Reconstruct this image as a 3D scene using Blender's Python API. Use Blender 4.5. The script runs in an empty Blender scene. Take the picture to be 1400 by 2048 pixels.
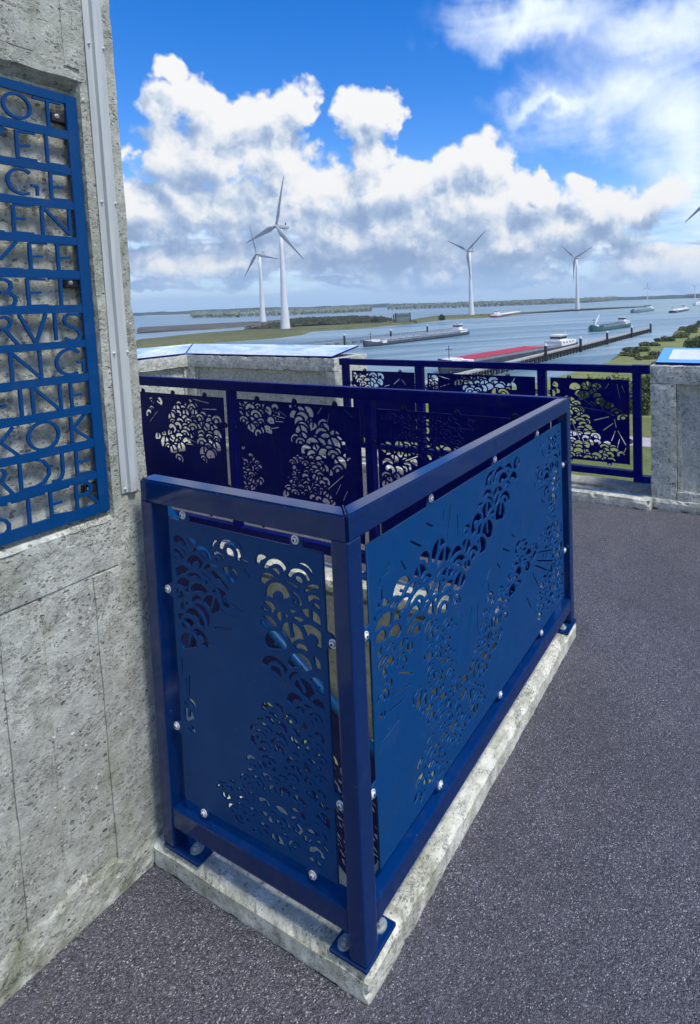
import bpy, bmesh, math, random
import numpy as np
from mathutils import Vector, Matrix, noise as mnoise
random.seed(7)
sc = bpy.context.scene
R = math.radians
CAMP = Vector((-0.99868, -0.82975, 1.64121))
ZW = CAMP.z - 20.0            # water level
# ------------------------------------------------------------------ camera
cd = bpy.data.cameras.new("camera"); cam = bpy.data.objects.new("camera", cd)
sc.collection.objects.link(cam); sc.camera = cam
cam.location = CAMP; cam.rotation_euler = (1.508893, 0.031682, -1.081330)
cd.sensor_fit = 'HORIZONTAL'; cd.sensor_width = 36.0
cd.lens = 1165.58 / 1400 * 36
cd.shift_x = (700 - 914.70) / 1400; cd.shift_y = (674.51 - 1024) / 1400
cd.clip_start = 0.05; cd.clip_end = 20000
# ------------------------------------------------------------------ light
SUN = Vector((-0.03, -0.46, 0.88)).normalized()
sl = bpy.data.lights.new("sun", 'SUN'); so = bpy.data.objects.new("sun", sl)
sc.collection.objects.link(so)
sl.energy = 2.3; sl.angle = R(14.0); sl.color = (1.0, 0.965, 0.91)
so.rotation_euler = SUN.to_track_quat('Z', 'Y').to_euler()
sc.view_settings.view_transform = 'Standard'; sc.view_settings.look = 'None'
sc.view_settings.exposure = 0.85; sc.view_settings.gamma = 1.0
sc.view_settings.use_curve_mapping = False

D = {'short': {'c': [(0.044, [(0.647, 1.018), (0.579, 1.029), (0.504, 1.031), (0.39, 1.035), (0.402, 0.963), (0.449, 0.904), (0.461, 0.85), (0.494, 0.807), (0.505, 0.757), (0.547, 0.704), (0.607, 0.726), (0.651, 0.764), (0.659, 0.892)]), (0.047, [(0.323, 1.037), (0.203, 1.039), (0.108, 1.043), (0.108, 1.002), (0.115, 0.887), (0.119, 0.817), (0.127, 0.692), (0.109, 0.667), (0.121, 0.56), (0.131, 0.684), (0.205, 0.661), (0.259, 0.688), (0.201, 0.686), (0.254, 0.733), (0.33, 0.757), (0.286, 0.822), (0.28, 0.958), (0.306, 0.997)]), (0.031, [(0.322, 0.614), (0.217, 0.657), (0.116, 0.702), (0.115, 0.477), (0.12, 0.284), (0.157, 0.252), (0.249, 0.276), (0.376, 0.247), (0.46, 0.265), (0.506, 0.327), (0.429, 0.378), (0.355, 0.539)]), (0.03, [(0.634, 0.539), (0.605, 0.553), (0.589, 0.515), (0.602, 0.412), (0.631, 0.391), (0.644, 0.47)])], 'r': [[(0.454, 0.842), (0.39, 0.836)], [(0.484, 0.786), (0.414, 0.798)], [(0.437, 0.876), (0.368, 0.859)], [(0.407, 0.95), (0.387, 0.937)], [(0.357, 0.972), (0.339, 0.955)], [(0.366, 0.995), (0.343, 0.992)], [(0.612, 0.606), (0.612, 0.557)], [(0.628, 0.661), (0.63, 0.617)], [(0.601, 0.62), (0.605, 0.559)], [(0.501, 0.343), (0.473, 0.351)]]}, 'long': {'c': [(0.052, [(1.07, 1.038), (0.985, 1.047), (0.787, 1.038), (0.745, 1.026), (0.702, 0.98), (0.686, 0.928), (0.576, 0.933), (0.508, 0.921), (0.397, 0.953), (0.33, 0.935), (0.269, 0.923), (0.217, 0.895), (0.126, 0.889), (0.117, 0.803), (0.176, 0.739), (0.253, 0.751), (0.344, 0.732), (0.522, 0.639), (0.502, 0.671), (0.549, 0.707), (0.599, 0.756), (0.639, 0.796), (0.704, 0.822), (0.774, 0.843), (0.833, 0.864), (0.894, 0.881), (0.961, 0.936), (1.041, 0.999)]), (0.032, [(0.119, 0.837), (0.116, 0.738), (0.125, 0.608), (0.156, 0.678), (0.18, 0.686), (0.252, 0.685), (0.291, 0.741)]), (0.034, [(0.344, 0.732), (0.334, 0.588), (0.288, 0.567), (0.293, 0.514), (0.363, 0.452), (0.399, 0.402), (0.314, 0.42), (0.283, 0.373), (0.243, 0.296), (0.367, 0.211), (0.44, 0.239), (0.476, 0.284), (0.544, 0.291), (0.71, 0.299), (0.7, 0.365), (0.533, 0.472), (0.497, 0.598), (0.523, 0.66)]), (0.038, [(1.066, 0.713), (0.995, 0.694), (0.942, 0.643), (0.846, 0.615), (0.732, 0.637), (0.7, 0.563), (0.644, 0.505), (0.591, 0.455), (0.714, 0.369), (0.882, 0.476), (0.916, 0.498), (1.055, 0.553), (1.17, 0.595), (1.314, 0.589), (1.174, 0.658)]), (0.04, [(1.457, 1.057), (1.603, 1.039), (1.593, 0.874), (1.55, 0.805), (1.483, 0.73), (1.454, 0.645), (1.342, 0.684), (1.372, 0.796), (1.251, 0.906), (1.234, 0.961), (1.38, 0.93)]), (0.038, [(1.341, 0.669), (1.575, 0.602), (1.551, 0.249), (1.361, 0.3), (1.229, 0.275), (1.186, 0.386), (1.352, 0.498), (1.233, 0.642)])], 'r': [[(0.509, 1.026), (0.481, 0.923)], [(0.55, 0.98), (0.55, 0.915)], [(0.467, 1.025), (0.46, 0.991)], [(0.285, 1.0), (0.338, 0.965)], [(0.234, 0.968), (0.257, 0.934)], [(0.181, 0.984), (0.175, 0.965), (0.141, 0.959), (0.136, 0.941)], [(0.146, 0.928), (0.145, 0.902)], [(0.368, 1.021), (0.402, 0.999)], [(0.557, 0.659), (0.498, 0.527)], [(0.626, 0.648), (0.57, 0.493)], [(0.672, 0.637), (0.662, 0.545)], [(0.207, 0.678), (0.268, 0.641)], [(0.173, 0.64), (0.256, 0.618)], [(0.122, 0.552), (0.199, 0.558)], [(0.159, 0.606), (0.221, 0.595)], [(1.065, 0.785), (1.05, 0.747)], [(1.106, 0.768), (1.088, 0.712)], [(1.15, 0.724), (1.136, 0.665)], [(0.969, 0.763), (1.001, 0.738)], [(0.889, 0.739), (0.946, 0.706)], [(0.834, 0.708), (0.857, 0.678)], [(1.25, 0.579), (1.433, 0.518)], [(1.227, 0.553), (1.423, 0.471)], [(1.206, 0.542), (1.345, 0.462)], [(1.175, 0.521), (1.24, 0.437)], [(1.104, 0.454), (1.147, 0.39)], [(0.787, 0.722), (0.742, 0.687)], [(0.709, 0.687), (0.7, 0.664)], [(0.755, 0.669), (0.76, 0.639)], [(1.293, 1.028), (1.344, 0.961)], [(1.398, 1.04), (1.434, 1.004)], [(1.265, 0.842), (1.368, 0.834)], [(1.293, 0.793), (1.331, 0.762)], [(1.219, 0.886), (1.226, 0.866)], [(1.558, 0.778), (1.541, 0.732)], [(1.499, 0.789), (1.471, 0.772)], [(1.072, 1.03), (1.106, 1.038)], [(1.277, 0.994), (1.343, 1.022)], [(0.39, 0.708), (0.42, 0.708)]]}, 'back0': {'c': [(0.05, [(3.147, 1.035), (2.993, 1.029), (2.998, 0.978), (3.135, 0.911)]), (0.05, [(2.816, 1.051), (2.696, 1.026), (2.575, 0.958), (2.41, 0.926), (2.446, 0.487), (2.527, 0.477), (2.443, 0.633), (2.585, 0.631), (2.612, 0.74), (2.699, 0.795), (2.773, 0.6), (2.849, 0.592), (2.959, 0.672), (3.089, 0.771), (2.907, 0.804), (2.883, 0.844), (2.894, 0.933), (2.835, 0.949)])], 'r': [[(2.65, 1.032), (2.487, 1.009)], [(2.556, 0.966), (2.415, 0.972)], [(3.132, 0.84), (3.033, 0.924)], [(2.721, 0.75), (2.635, 0.728)], [(2.744, 0.71), (2.666, 0.711)], [(2.698, 0.802), (2.629, 0.757)]]}, 'back1': {'c': [(0.05, [(2.256, 1.042), (2.045, 1.054), (1.786, 1.051), (1.85, 0.986), (1.917, 0.891), (1.985, 0.795), (2.06, 0.846), (2.152, 0.909), (2.247, 0.949)]), (0.055, [(1.734, 1.053), (1.655, 1.052), (1.547, 0.983), (1.428, 0.928), (1.364, 0.88), (1.308, 0.822), (1.325, 0.757), (1.349, 0.681), (1.445, 0.638), (1.563, 0.723), (1.661, 0.735), (1.671, 0.811), (1.778, 0.835), (1.737, 0.905)]), (0.034, [(1.749, 0.726), (1.562, 0.744), (1.458, 0.647), (1.503, 0.577), (1.427, 0.474), (1.551, 0.462), (1.634, 0.484), (1.72, 0.495), (1.855, 0.472), (1.784, 0.633)]), (0.034, [(2.237, 0.767), (2.149, 0.734), (2.105, 0.679), (2.012, 0.642), (2.018, 0.561), (2.055, 0.481), (2.235, 0.464), (2.237, 0.654)])], 'r': [[(1.849, 0.997), (1.789, 0.965)], [(1.881, 0.964), (1.804, 0.953)], [(1.887, 0.929), (1.816, 0.93)], [(1.925, 0.879), (1.856, 0.893)], [(1.348, 1.043), (1.279, 0.999)], [(1.54, 0.995), (1.505, 1.037)], [(1.467, 0.946), (1.447, 1.011)], [(1.484, 0.547), (1.364, 0.642)], [(1.424, 0.523), (1.383, 0.592)], [(1.373, 0.492), (1.336, 0.555)], [(1.701, 0.786), (1.7, 0.775)]]}, 'back2': {'c': [(0.04, [(1.071, 1.052), (0.825, 1.044), (0.657, 1.046), (0.477, 1.044), (0.488, 1.013), (0.579, 0.943), (0.571, 0.899), (0.664, 0.845), (0.749, 0.818), (0.836, 0.781), (0.915, 0.745), (1.069, 0.621), (1.086, 0.619), (1.079, 0.883), (0.965, 0.873), (0.97, 1.006), (1.073, 1.019)])], 'r': [[(0.593, 0.983), (0.491, 0.988)], [(0.526, 1.037), (0.487, 1.029)], [(0.925, 0.777), (0.835, 0.814)]]}, 'far2': {'c': [(0.045, [(0.777, 0.971), (0.62, 0.889), (0.711, 0.852), (0.768, 0.86)]), (0.06, [(0.619, 0.959), (0.401, 0.963), (0.277, 0.841), (0.158, 0.774), (0.155, 0.68), (0.278, 0.767), (0.425, 0.822), (0.62, 0.889)]), (0.045, [(0.689, 0.853), (0.577, 0.847), (0.492, 0.7), (0.387, 0.513), (0.241, 0.451), (0.18, 0.383), (0.243, 0.302), (0.456, 0.286), (0.632, 0.338), (0.647, 0.69)])], 'r': [[(0.285, 0.953), (0.315, 0.91)], [(0.224, 0.952), (0.199, 0.832)], [(0.187, 0.942), (0.162, 0.882)], [(0.361, 0.784), (0.326, 0.733)], [(0.312, 0.727), (0.25, 0.697)], [(0.247, 0.668), (0.233, 0.602)], [(0.409, 0.649), (0.289, 0.686)], [(0.336, 0.573), (0.257, 0.635)], [(0.24, 0.577), (0.272, 0.491)], [(0.221, 0.579), (0.158, 0.464)], [(0.209, 0.51), (0.227, 0.437)], [(0.158, 0.446), (0.184, 0.39)], [(0.438, 0.805), (0.388, 0.773)], [(0.44, 0.742), (0.328, 0.729)], [(0.444, 0.51), (0.443, 0.503)], [(0.566, 0.859), (0.415, 0.765)], [(0.491, 0.748), (0.32, 0.728)], [(0.592, 0.628), (0.529, 0.48)], [(0.507, 0.503), (0.492, 0.444)], [(0.732, 0.955), (0.767, 0.9)]]}, 'far1': {'c': [(0.05, [(2.026, 0.976), (1.884, 0.956), (1.86, 0.859), (2.017, 0.84)]), (0.055, [(1.69, 0.975), (1.334, 0.979), (1.111, 0.913), (1.125, 0.832), (1.548, 0.812), (1.652, 0.904)])], 'r': [[(1.842, 0.962), (1.719, 0.933)], [(1.832, 0.86), (1.734, 0.893)], [(1.085, 0.971), (1.136, 0.901)], [(1.974, 0.842), (2.019, 0.79)]]}, 'far0': {'c': [(0.05, [(2.819, 0.978), (2.477, 0.962), (2.481, 0.872), (2.594, 0.828), (2.828, 0.819)])], 'r': [[(2.343, 0.864), (2.274, 0.918)], [(2.25, 0.914), (2.207, 0.865)], [(2.452, 0.84), (2.389, 0.857)]]}, 'bars': [(2.2132, 2.1904), (2.1191, 2.097), (2.0248, 2.0054), (1.934, 1.9142), (1.8428, 1.8219), (1.7538, 1.7332), (1.6638, 1.6427), (1.5692, 1.5503), (1.4791, 1.4584), (1.3912, 1.3702), (1.297, 1.2768), (1.2062, 1.1877), (1.1181, 1.0892)], 'letters': [('O', [[(-0.1797, 2.1536), (-0.1807, 2.1612), (-0.1836, 2.1682), (-0.1883, 2.1743), (-0.1944, 2.179), (-0.2014, 2.1819), (-0.209, 2.1829), (-0.2166, 2.1819), (-0.2237, 2.179), (-0.2297, 2.1743), (-0.2344, 2.1682), (-0.2373, 2.1612), (-0.2383, 2.1536), (-0.2373, 2.146), (-0.2344, 2.139), (-0.2297, 2.1329), (-0.2237, 2.1282), (-0.2166, 2.1253), (-0.209, 2.1243), (-0.2014, 2.1253), (-0.1944, 2.1282), (-0.1883, 2.1329), (-0.1836, 2.139), (-0.1807, 2.146), (-0.1797, 2.1536)]]), ('T', [[(-0.1391, 2.1879), (-0.1388, 2.1192)], [(-0.1729, 2.1843), (-0.1064, 2.1867)]]), ('V', [[(-0.242, 2.0982), (-0.249, 2.0743)]]), ('E', [[(-0.215, 2.0945), (-0.215, 2.0263)], [(-0.2129, 2.0574), (-0.1862, 2.0615)], [(-0.2114, 2.0923), (-0.1733, 2.0944)], [(-0.2121, 2.0279), (-0.172, 2.0284)]]), ('L', [[(-0.1474, 2.0978), (-0.1472, 2.0278)], [(-0.1472, 2.0267), (-0.1006, 2.0267)]]), ('G', [[(-0.191, 1.9934), (-0.1955, 1.9965), (-0.2006, 1.9988), (-0.206, 2.0001), (-0.2115, 2.0005), (-0.217, 1.9998), (-0.2223, 1.9982), (-0.2272, 1.9956), (-0.2315, 1.9922), (-0.2352, 1.988), (-0.2381, 1.9833), (-0.24, 1.9781), (-0.241, 1.9727), (-0.241, 1.9671), (-0.2399, 1.9617), (-0.238, 1.9565), (-0.2351, 1.9518), (-0.2314, 1.9477), (-0.227, 1.9443), (-0.2221, 1.9417), (-0.2168, 1.9401), (-0.2113, 1.9395), (-0.2057, 1.9399), (-0.2004, 1.9413), (-0.1953, 1.9436)], [(-0.19, 1.9641), (-0.1774, 1.9635)], [(-0.1759, 1.9659), (-0.1771, 1.9401)]]), ('E', [[(-0.1435, 2.0079), (-0.1444, 1.936)], [(-0.1422, 1.9673), (-0.1151, 1.9699)], [(-0.1438, 2.0035), (-0.1032, 2.004)], [(-0.1443, 1.9371), (-0.1024, 1.9384)]]), ('L', [[(-0.2649, 1.8435), (-0.2569, 1.8432)]]), ('E', [[(-0.2342, 1.9096), (-0.2351, 1.8431)], [(-0.2346, 1.8774), (-0.2083, 1.8788)], [(-0.2341, 1.9106), (-0.1956, 1.9114)], [(-0.235, 1.8441), (-0.1925, 1.8436)]]), ('N', [[(-0.17, 1.9135), (-0.1709, 1.8433)], [(-0.1671, 1.9128), (-0.1055, 1.8477)], [(-0.105, 1.9161), (-0.1056, 1.8454)]]), ('Z', [[(-0.232, 1.8214), (-0.2695, 1.7767)], [(-0.2711, 1.7541), (-0.2246, 1.7532)]]), ('E', [[(-0.2047, 1.8203), (-0.2047, 1.751)], [(-0.2042, 1.7862), (-0.1767, 1.7877)], [(-0.2047, 1.8203), (-0.1645, 1.821)], [(-0.2046, 1.7532), (-0.1621, 1.753)]]), ('E', [[(-0.1399, 1.8228), (-0.1396, 1.7519)], [(-0.1393, 1.7863), (-0.1111, 1.7877)], [(-0.1399, 1.8216), (-0.0997, 1.8218)], [(-0.1405, 1.753), (-0.0979, 1.7536)]]), ('B', [[(-0.2729, 1.7284), (-0.2622, 1.7276), (-0.2527, 1.7205), (-0.2516, 1.7111), (-0.2568, 1.7007), (-0.2661, 1.6965), (-0.2751, 1.6961)], [(-0.2662, 1.6961), (-0.2536, 1.6944), (-0.245, 1.686), (-0.2438, 1.6766), (-0.2482, 1.6661), (-0.2577, 1.6622)]]), ('E', [[(-0.2157, 1.7305), (-0.2147, 1.6622)], [(-0.2142, 1.6964), (-0.1854, 1.6964)], [(-0.2157, 1.7305), (-0.1738, 1.7291)], [(-0.2146, 1.6633), (-0.1713, 1.6639)]]), ('T', [[(-0.1389, 1.7319), (-0.1395, 1.6617)], [(-0.1665, 1.7325), (-0.0872, 1.7334)]]), ('R', [[(-0.2793, 1.6359), (-0.2685, 1.6365), (-0.2599, 1.6299), (-0.2587, 1.6215), (-0.2638, 1.6134), (-0.274, 1.6082), (-0.2813, 1.6071)], [(-0.2723, 1.6076), (-0.2458, 1.5681)]]), ('V', [[(-0.2397, 1.6428), (-0.2075, 1.5704)], [(-0.1788, 1.6417), (-0.2056, 1.5702)]]), ('I', [[(-0.1584, 1.6432), (-0.1582, 1.5721)]]), ('S', [[(-0.0951, 1.6343), (-0.108, 1.6388), (-0.1231, 1.6387), (-0.1331, 1.6323), (-0.1359, 1.6234), (-0.1303, 1.6119), (-0.1169, 1.6044), (-0.1043, 1.5968), (-0.0985, 1.5861), (-0.1002, 1.577), (-0.1106, 1.5697), (-0.1236, 1.5695), (-0.1369, 1.5768)]]), ('N', [[(-0.2647, 1.5502), (-0.2642, 1.4784)], [(-0.2616, 1.5486), (-0.2002, 1.4801)], [(-0.2001, 1.5507), (-0.1992, 1.4786)]]), ('G', [[(-0.1049, 1.5368), (-0.1096, 1.5408), (-0.115, 1.5438), (-0.1209, 1.5457), (-0.127, 1.5466), (-0.1332, 1.5463), (-0.1392, 1.5448), (-0.1448, 1.5423), (-0.1499, 1.5388), (-0.1542, 1.5344), (-0.1577, 1.5293), (-0.1601, 1.5236), (-0.1615, 1.5176), (-0.1618, 1.5114), (-0.1608, 1.5053), (-0.1588, 1.4995), (-0.1558, 1.4941), (-0.1518, 1.4894), (-0.147, 1.4855), (-0.1415, 1.4826), (-0.1357, 1.4807), (-0.1295, 1.4799), (-0.1234, 1.4803), (-0.1174, 1.4818), (-0.1118, 1.4844)], [(-0.1108, 1.511), (-0.0945, 1.5101)], [(-0.0955, 1.5108), (-0.0963, 1.4831)]]), ('E', [[(-0.2939, 1.4241), (-0.2815, 1.424)], [(-0.2915, 1.4593), (-0.2673, 1.4592)], [(-0.2962, 1.3909), (-0.2671, 1.389)]]), ('I', [[(-0.2501, 1.4586), (-0.2495, 1.3856)]]), ('N', [[(-0.224, 1.4586), (-0.223, 1.3883)], [(-0.2205, 1.4589), (-0.1602, 1.3899)], [(-0.1592, 1.4585), (-0.1579, 1.3868)]]), ('E', [[(-0.1326, 1.4589), (-0.1311, 1.3874)], [(-0.1311, 1.4244), (-0.1054, 1.4245)], [(-0.1326, 1.4581), (-0.0918, 1.4596)], [(-0.1322, 1.3903), (-0.0871, 1.3893)]]), ('K', [[(-0.2708, 1.3682), (-0.2989, 1.3366)], [(-0.299, 1.3353), (-0.2635, 1.2963)]]), ('O', [[(-0.1697, 1.3322), (-0.1709, 1.3414), (-0.1744, 1.3499), (-0.18, 1.3572), (-0.1873, 1.3628), (-0.1958, 1.3663), (-0.205, 1.3675), (-0.2141, 1.3663), (-0.2226, 1.3628), (-0.2299, 1.3572), (-0.2355, 1.3499), (-0.239, 1.3414), (-0.2402, 1.3322), (-0.239, 1.3231), (-0.2355, 1.3146), (-0.2299, 1.3073), (-0.2226, 1.3017), (-0.2141, 1.2982), (-0.205, 1.297), (-0.1958, 1.2982), (-0.1873, 1.3017), (-0.18, 1.3073), (-0.1744, 1.3146), (-0.1709, 1.3231), (-0.1697, 1.3322)]]), ('K', [[(-0.1376, 1.368), (-0.1373, 1.2977)], [(-0.0993, 1.3704), (-0.1333, 1.3363)], [(-0.1328, 1.3362), (-0.0896, 1.2952)]]), ('R', [[(-0.3045, 1.2708), (-0.2973, 1.2671), (-0.295, 1.2589), (-0.2995, 1.2501), (-0.3061, 1.247)], [(-0.3054, 1.243), (-0.282, 1.2055)]]), ('D', [[(-0.2637, 1.2771), (-0.2631, 1.2061)], [(-0.2603, 1.2788), (-0.2307, 1.2776), (-0.2101, 1.2683), (-0.1982, 1.2492), (-0.1995, 1.2308), (-0.2115, 1.2142), (-0.2308, 1.208), (-0.2629, 1.2086)]]), ('J', [[(-0.1653, 1.2798), (-0.1659, 1.2268), (-0.1711, 1.2133), (-0.1814, 1.2089), (-0.1912, 1.2101)]]), ('E', [[(-0.131, 1.2755), (-0.1305, 1.2072)], [(-0.1293, 1.2431), (-0.0994, 1.2437)], [(-0.131, 1.2755), (-0.0895, 1.2767)], [(-0.1302, 1.2113), (-0.0886, 1.2096)]]), ('S', [[(-0.3127, 1.1522), (-0.3024, 1.1461), (-0.2957, 1.1335), (-0.2965, 1.1223), (-0.3035, 1.1147), (-0.3111, 1.1137)], [(-0.3103, 1.1862), (-0.2965, 1.1842)]]), ('T', [[(-0.2511, 1.1815), (-0.2512, 1.1135)], [(-0.2867, 1.1853), (-0.2134, 1.1868)]]), ('E', [[(-0.2001, 1.1867), (-0.1999, 1.1192)], [(-0.1989, 1.1513), (-0.1736, 1.1512)], [(-0.1989, 1.1863), (-0.154, 1.1863)], [(-0.1996, 1.1232), (-0.1537, 1.1156)]]), ('R', [[(-0.1371, 1.1868), (-0.1369, 1.1141)], [(-0.1345, 1.1869), (-0.1094, 1.1843), (-0.0995, 1.1714), (-0.1017, 1.1578), (-0.1116, 1.1524), (-0.1341, 1.1538)], [(-0.109, 1.1516), (-0.0798, 1.1151)]])], 'dike_near': [(197.8, 302.3), (244.7, 288.5), (269.4, 279.1), (301.9, 287.9), (348.8, 319.3), (377.3, 300.8), (422.8, 299.7), (473.9, 300.1), (553.7, 312.5), (601.6, 291.4), (708.1, 285.0), (760.3, 306.0), (721.6, 349.5), (707.2, 359.9), (675.8, 392.8), (530.7, 341.1), (446.7, 355.9), (420.4, 395.3), (371.5, 372.4), (351.1, 393.5), (301.4, 388.3), (239.5, 365.4)], 'spit': [(248.3, 292.7), (275.1, 285.0), (319.9, 302.6), (326.2, 312.0), (300.4, 311.0), (269.9, 311.4)], 'dike_far': [(324.6, 494.3), (378.8, 487.4), (454.4, 484.5), (481.6, 482.3), (510.7, 479.9), (513.0, 437.0), (616.3, 457.9), (711.8, 524.1), (707.9, 563.5), (683.6, 601.6), (646.2, 625.6), (567.8, 605.0), (492.1, 632.5), (424.8, 646.1)], 'island': [(351.3, 393.8), (380.7, 381.6), (424.3, 386.3), (436.4, 347.7), (467.5, 331.2), (524.3, 356.2), (623.7, 447.3), (686.6, 546.5), (676.4, 595.3), (623.3, 594.9), (470.4, 474.9), (394.4, 427.2)], 'breakwater': [(726.8, 292.5), (895.4, 262.0), (957.1, 227.6), (1027.3, 175.1), (1083.9, 184.8), (1021.3, 242.9), (973.6, 284.9), (795.0, 320.0)], 'shore': [(173.5, 38.5), (185.4, 41.0), (205.8, 41.3), (228.7, 40.2), (249.8, 37.8), (282.5, 35.6), (320.6, 40.5), (347.5, 39.4), (360.2, 37.2), (397.6, 37.6), (719.0, 17.2)], 'shore_low': [(173.3, 38.5), (147.9, 40.1), (120.4, 43.8), (96.6, 53.5), (69.0, 77.3), (53.6, 87.8)], 'woods': [[(922.5, 1203.3), (895.2, 1013.2), (934.3, 934.4), (1061.8, 903.5), (1280.8, 942.4)], [(1443.2, 1001.1), (1489.6, 886.0), (1549.9, 788.3), (1655.8, 732.7), (1777.5, 646.5), (2041.5, 577.7), (2824.4, 638.9)], [(2892.1, 385.7), (2758.0, 264.2)]], 'sand': [(1566.2, 2344.5), (1430.7, 1864.9)], 'turb': [((362.0, 356.6), 2.5, 83.8, 41.5, 48.0, 15.0, 488), ((540.2, 570.2), 2.5, 85.1, 39.3, 49.0, -17.0, 746), ((685.3, 344.3), 2.5, 83.0, 38.9, 41.0, -66.0, 768), ((875.4, 257.7), 2.5, 77.6, 34.9, 39.0, -53.0, 895), ((409.2, 24.1), 2.5, 80.8, 33.7, 44.0, -116.0, 374), ((2791.7, 492.2), 2, 53.2, 30.1, 23.0, 5.0, 2697), ((2301.0, 237.3), 2, 44.1, 20.2, 25.0, -63.0, 2144)], 'gate': [(463.9, 315.4), (494.2, 314.2)], 'bargeL': [(217.8, 165.9), (309.5, 160.1)], 'jettyL': [(227.7, 184.1), (343.1, 177.4)], 'bargeC': [(167.5, 89.0), (228.1, 70.0)], 'hatch': [(185.9, 93.0), (234.0, 86.5)], 'pier': [(157.0, 71.3), (215.2, 64.2), (335.5, 59.6)], 'dolph': [(175.3, 64.6), (217.3, 64.3), (252.3, 62.0), (294.1, 61.4), (335.6, 60.4)], 'green': [(327.8, 88.0), (382.7, 80.5)], 'teal': [(685.1, 136.6), (781.0, 132.4)], 'white': [(659.6, 91.1), (760.5, 88.3)], 'fast': [(1052.4, 107.4), (1187.8, 110.8)], 'redship': [(598.6, 273.7), (771.4, 309.7)], 'beacon': [(1140.9, 204.6)], 'jl_lamps': [(261.6, 180.8), (312.4, 188.1), (349.4, 186.8), (332.1, 174.3)], 'piles': [(632.1, 303.5), (627.6, 292.1)], 'path': [(75.2, 14.9), (77.1, 12.9), (70.0, 13.9), (71.3, 11.9)], 'grassedge': [(86.1, 17.1), (87.0, 14.6)], 'bush': [(217.3, 47.8), (87.7, 14.7)], 'clouds': [(53.22, 19.56, 1.51, 1.27), (54.08, 16.99, 1.77, 1.54), (50.86, 17.89, 2.91, 1.75), (47.58, 17.15, 3.04, 2.01), (43.65, 17.39, 3.17, 1.96), (41.31, 17.36, 1.28, 1.08), (54.28, 13.61, 1.97, 2.79), (49.86, 13.93, 4.28, 3.27), (44.3, 13.34, 4.08, 3.4), (55.68, 9.44, 2.33, 1.65), (51.36, 9.2, 5.53, 3.4), (45.43, 8.46, 5.45, 3.98), (36.08, 17.19, 2.94, 2.18), (37.68, 18.02, 1.78, 1.41), (34.16, 17.63, 1.81, 1.68), (35.73, 14.38, 2.14, 2.61), (40.33, 11.0, 4.22, 2.45), (36.1, 11.24, 4.31, 2.7), (31.79, 11.19, 4.35, 2.27), (28.34, 12.93, 2.66, 2.23), (24.93, 13.71, 2.88, 2.12), (26.51, 9.66, 6.26, 3.66), (21.19, 9.89, 3.79, 2.28), (19.34, 11.62, 0.61, 0.63), (16.23, 10.15, 1.75, 1.35), (31.96, 6.52, 8.26, 4.22), (23.22, 5.76, 8.07, 3.77), (16.53, 6.39, 5.93, 2.77), (11.04, 6.97, 3.49, 2.03), (8.39, 8.56, 2.54, 2.19), (38.68, 6.16, 5.73, 3.25), (46.52, 4.37, 7.76, 2.05), (55.21, 4.39, 3.18, 1.5), (9.76, 2.78, 5.11, 1.83), (56.94, 12.2, 0.52, 1.59), (6.31, 2.15, 2.49, 2.25), (29.66, 2.6, 7.8, 1.93), (54.54, 2.44, 4.89, 0.7), (48.69, 4.39, 4.84, 1.35), (37.43, 2.09, 5.79, 0.67), (19.95, 1.79, 5.66, 0.87), (8.46, 1.34, 2.98, 0.83), (42.76, 8.03, 5.58, 2.71), (55.37, 8.21, 2.35, 2.08), (14.18, 8.55, 3.16, 1.81)], 'cirrus': [(8.26, 22.46, 9.07, 2.89), (11.34, 17.81, 7.96, 3.56), (6.23, 14.72, 5.18, 5.15), (17.24, 17.37, 5.89, 1.08), (20.33, 24.63, 6.42, 2.04), (6.26, 10.1, 3.26, 3.8)]}

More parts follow.
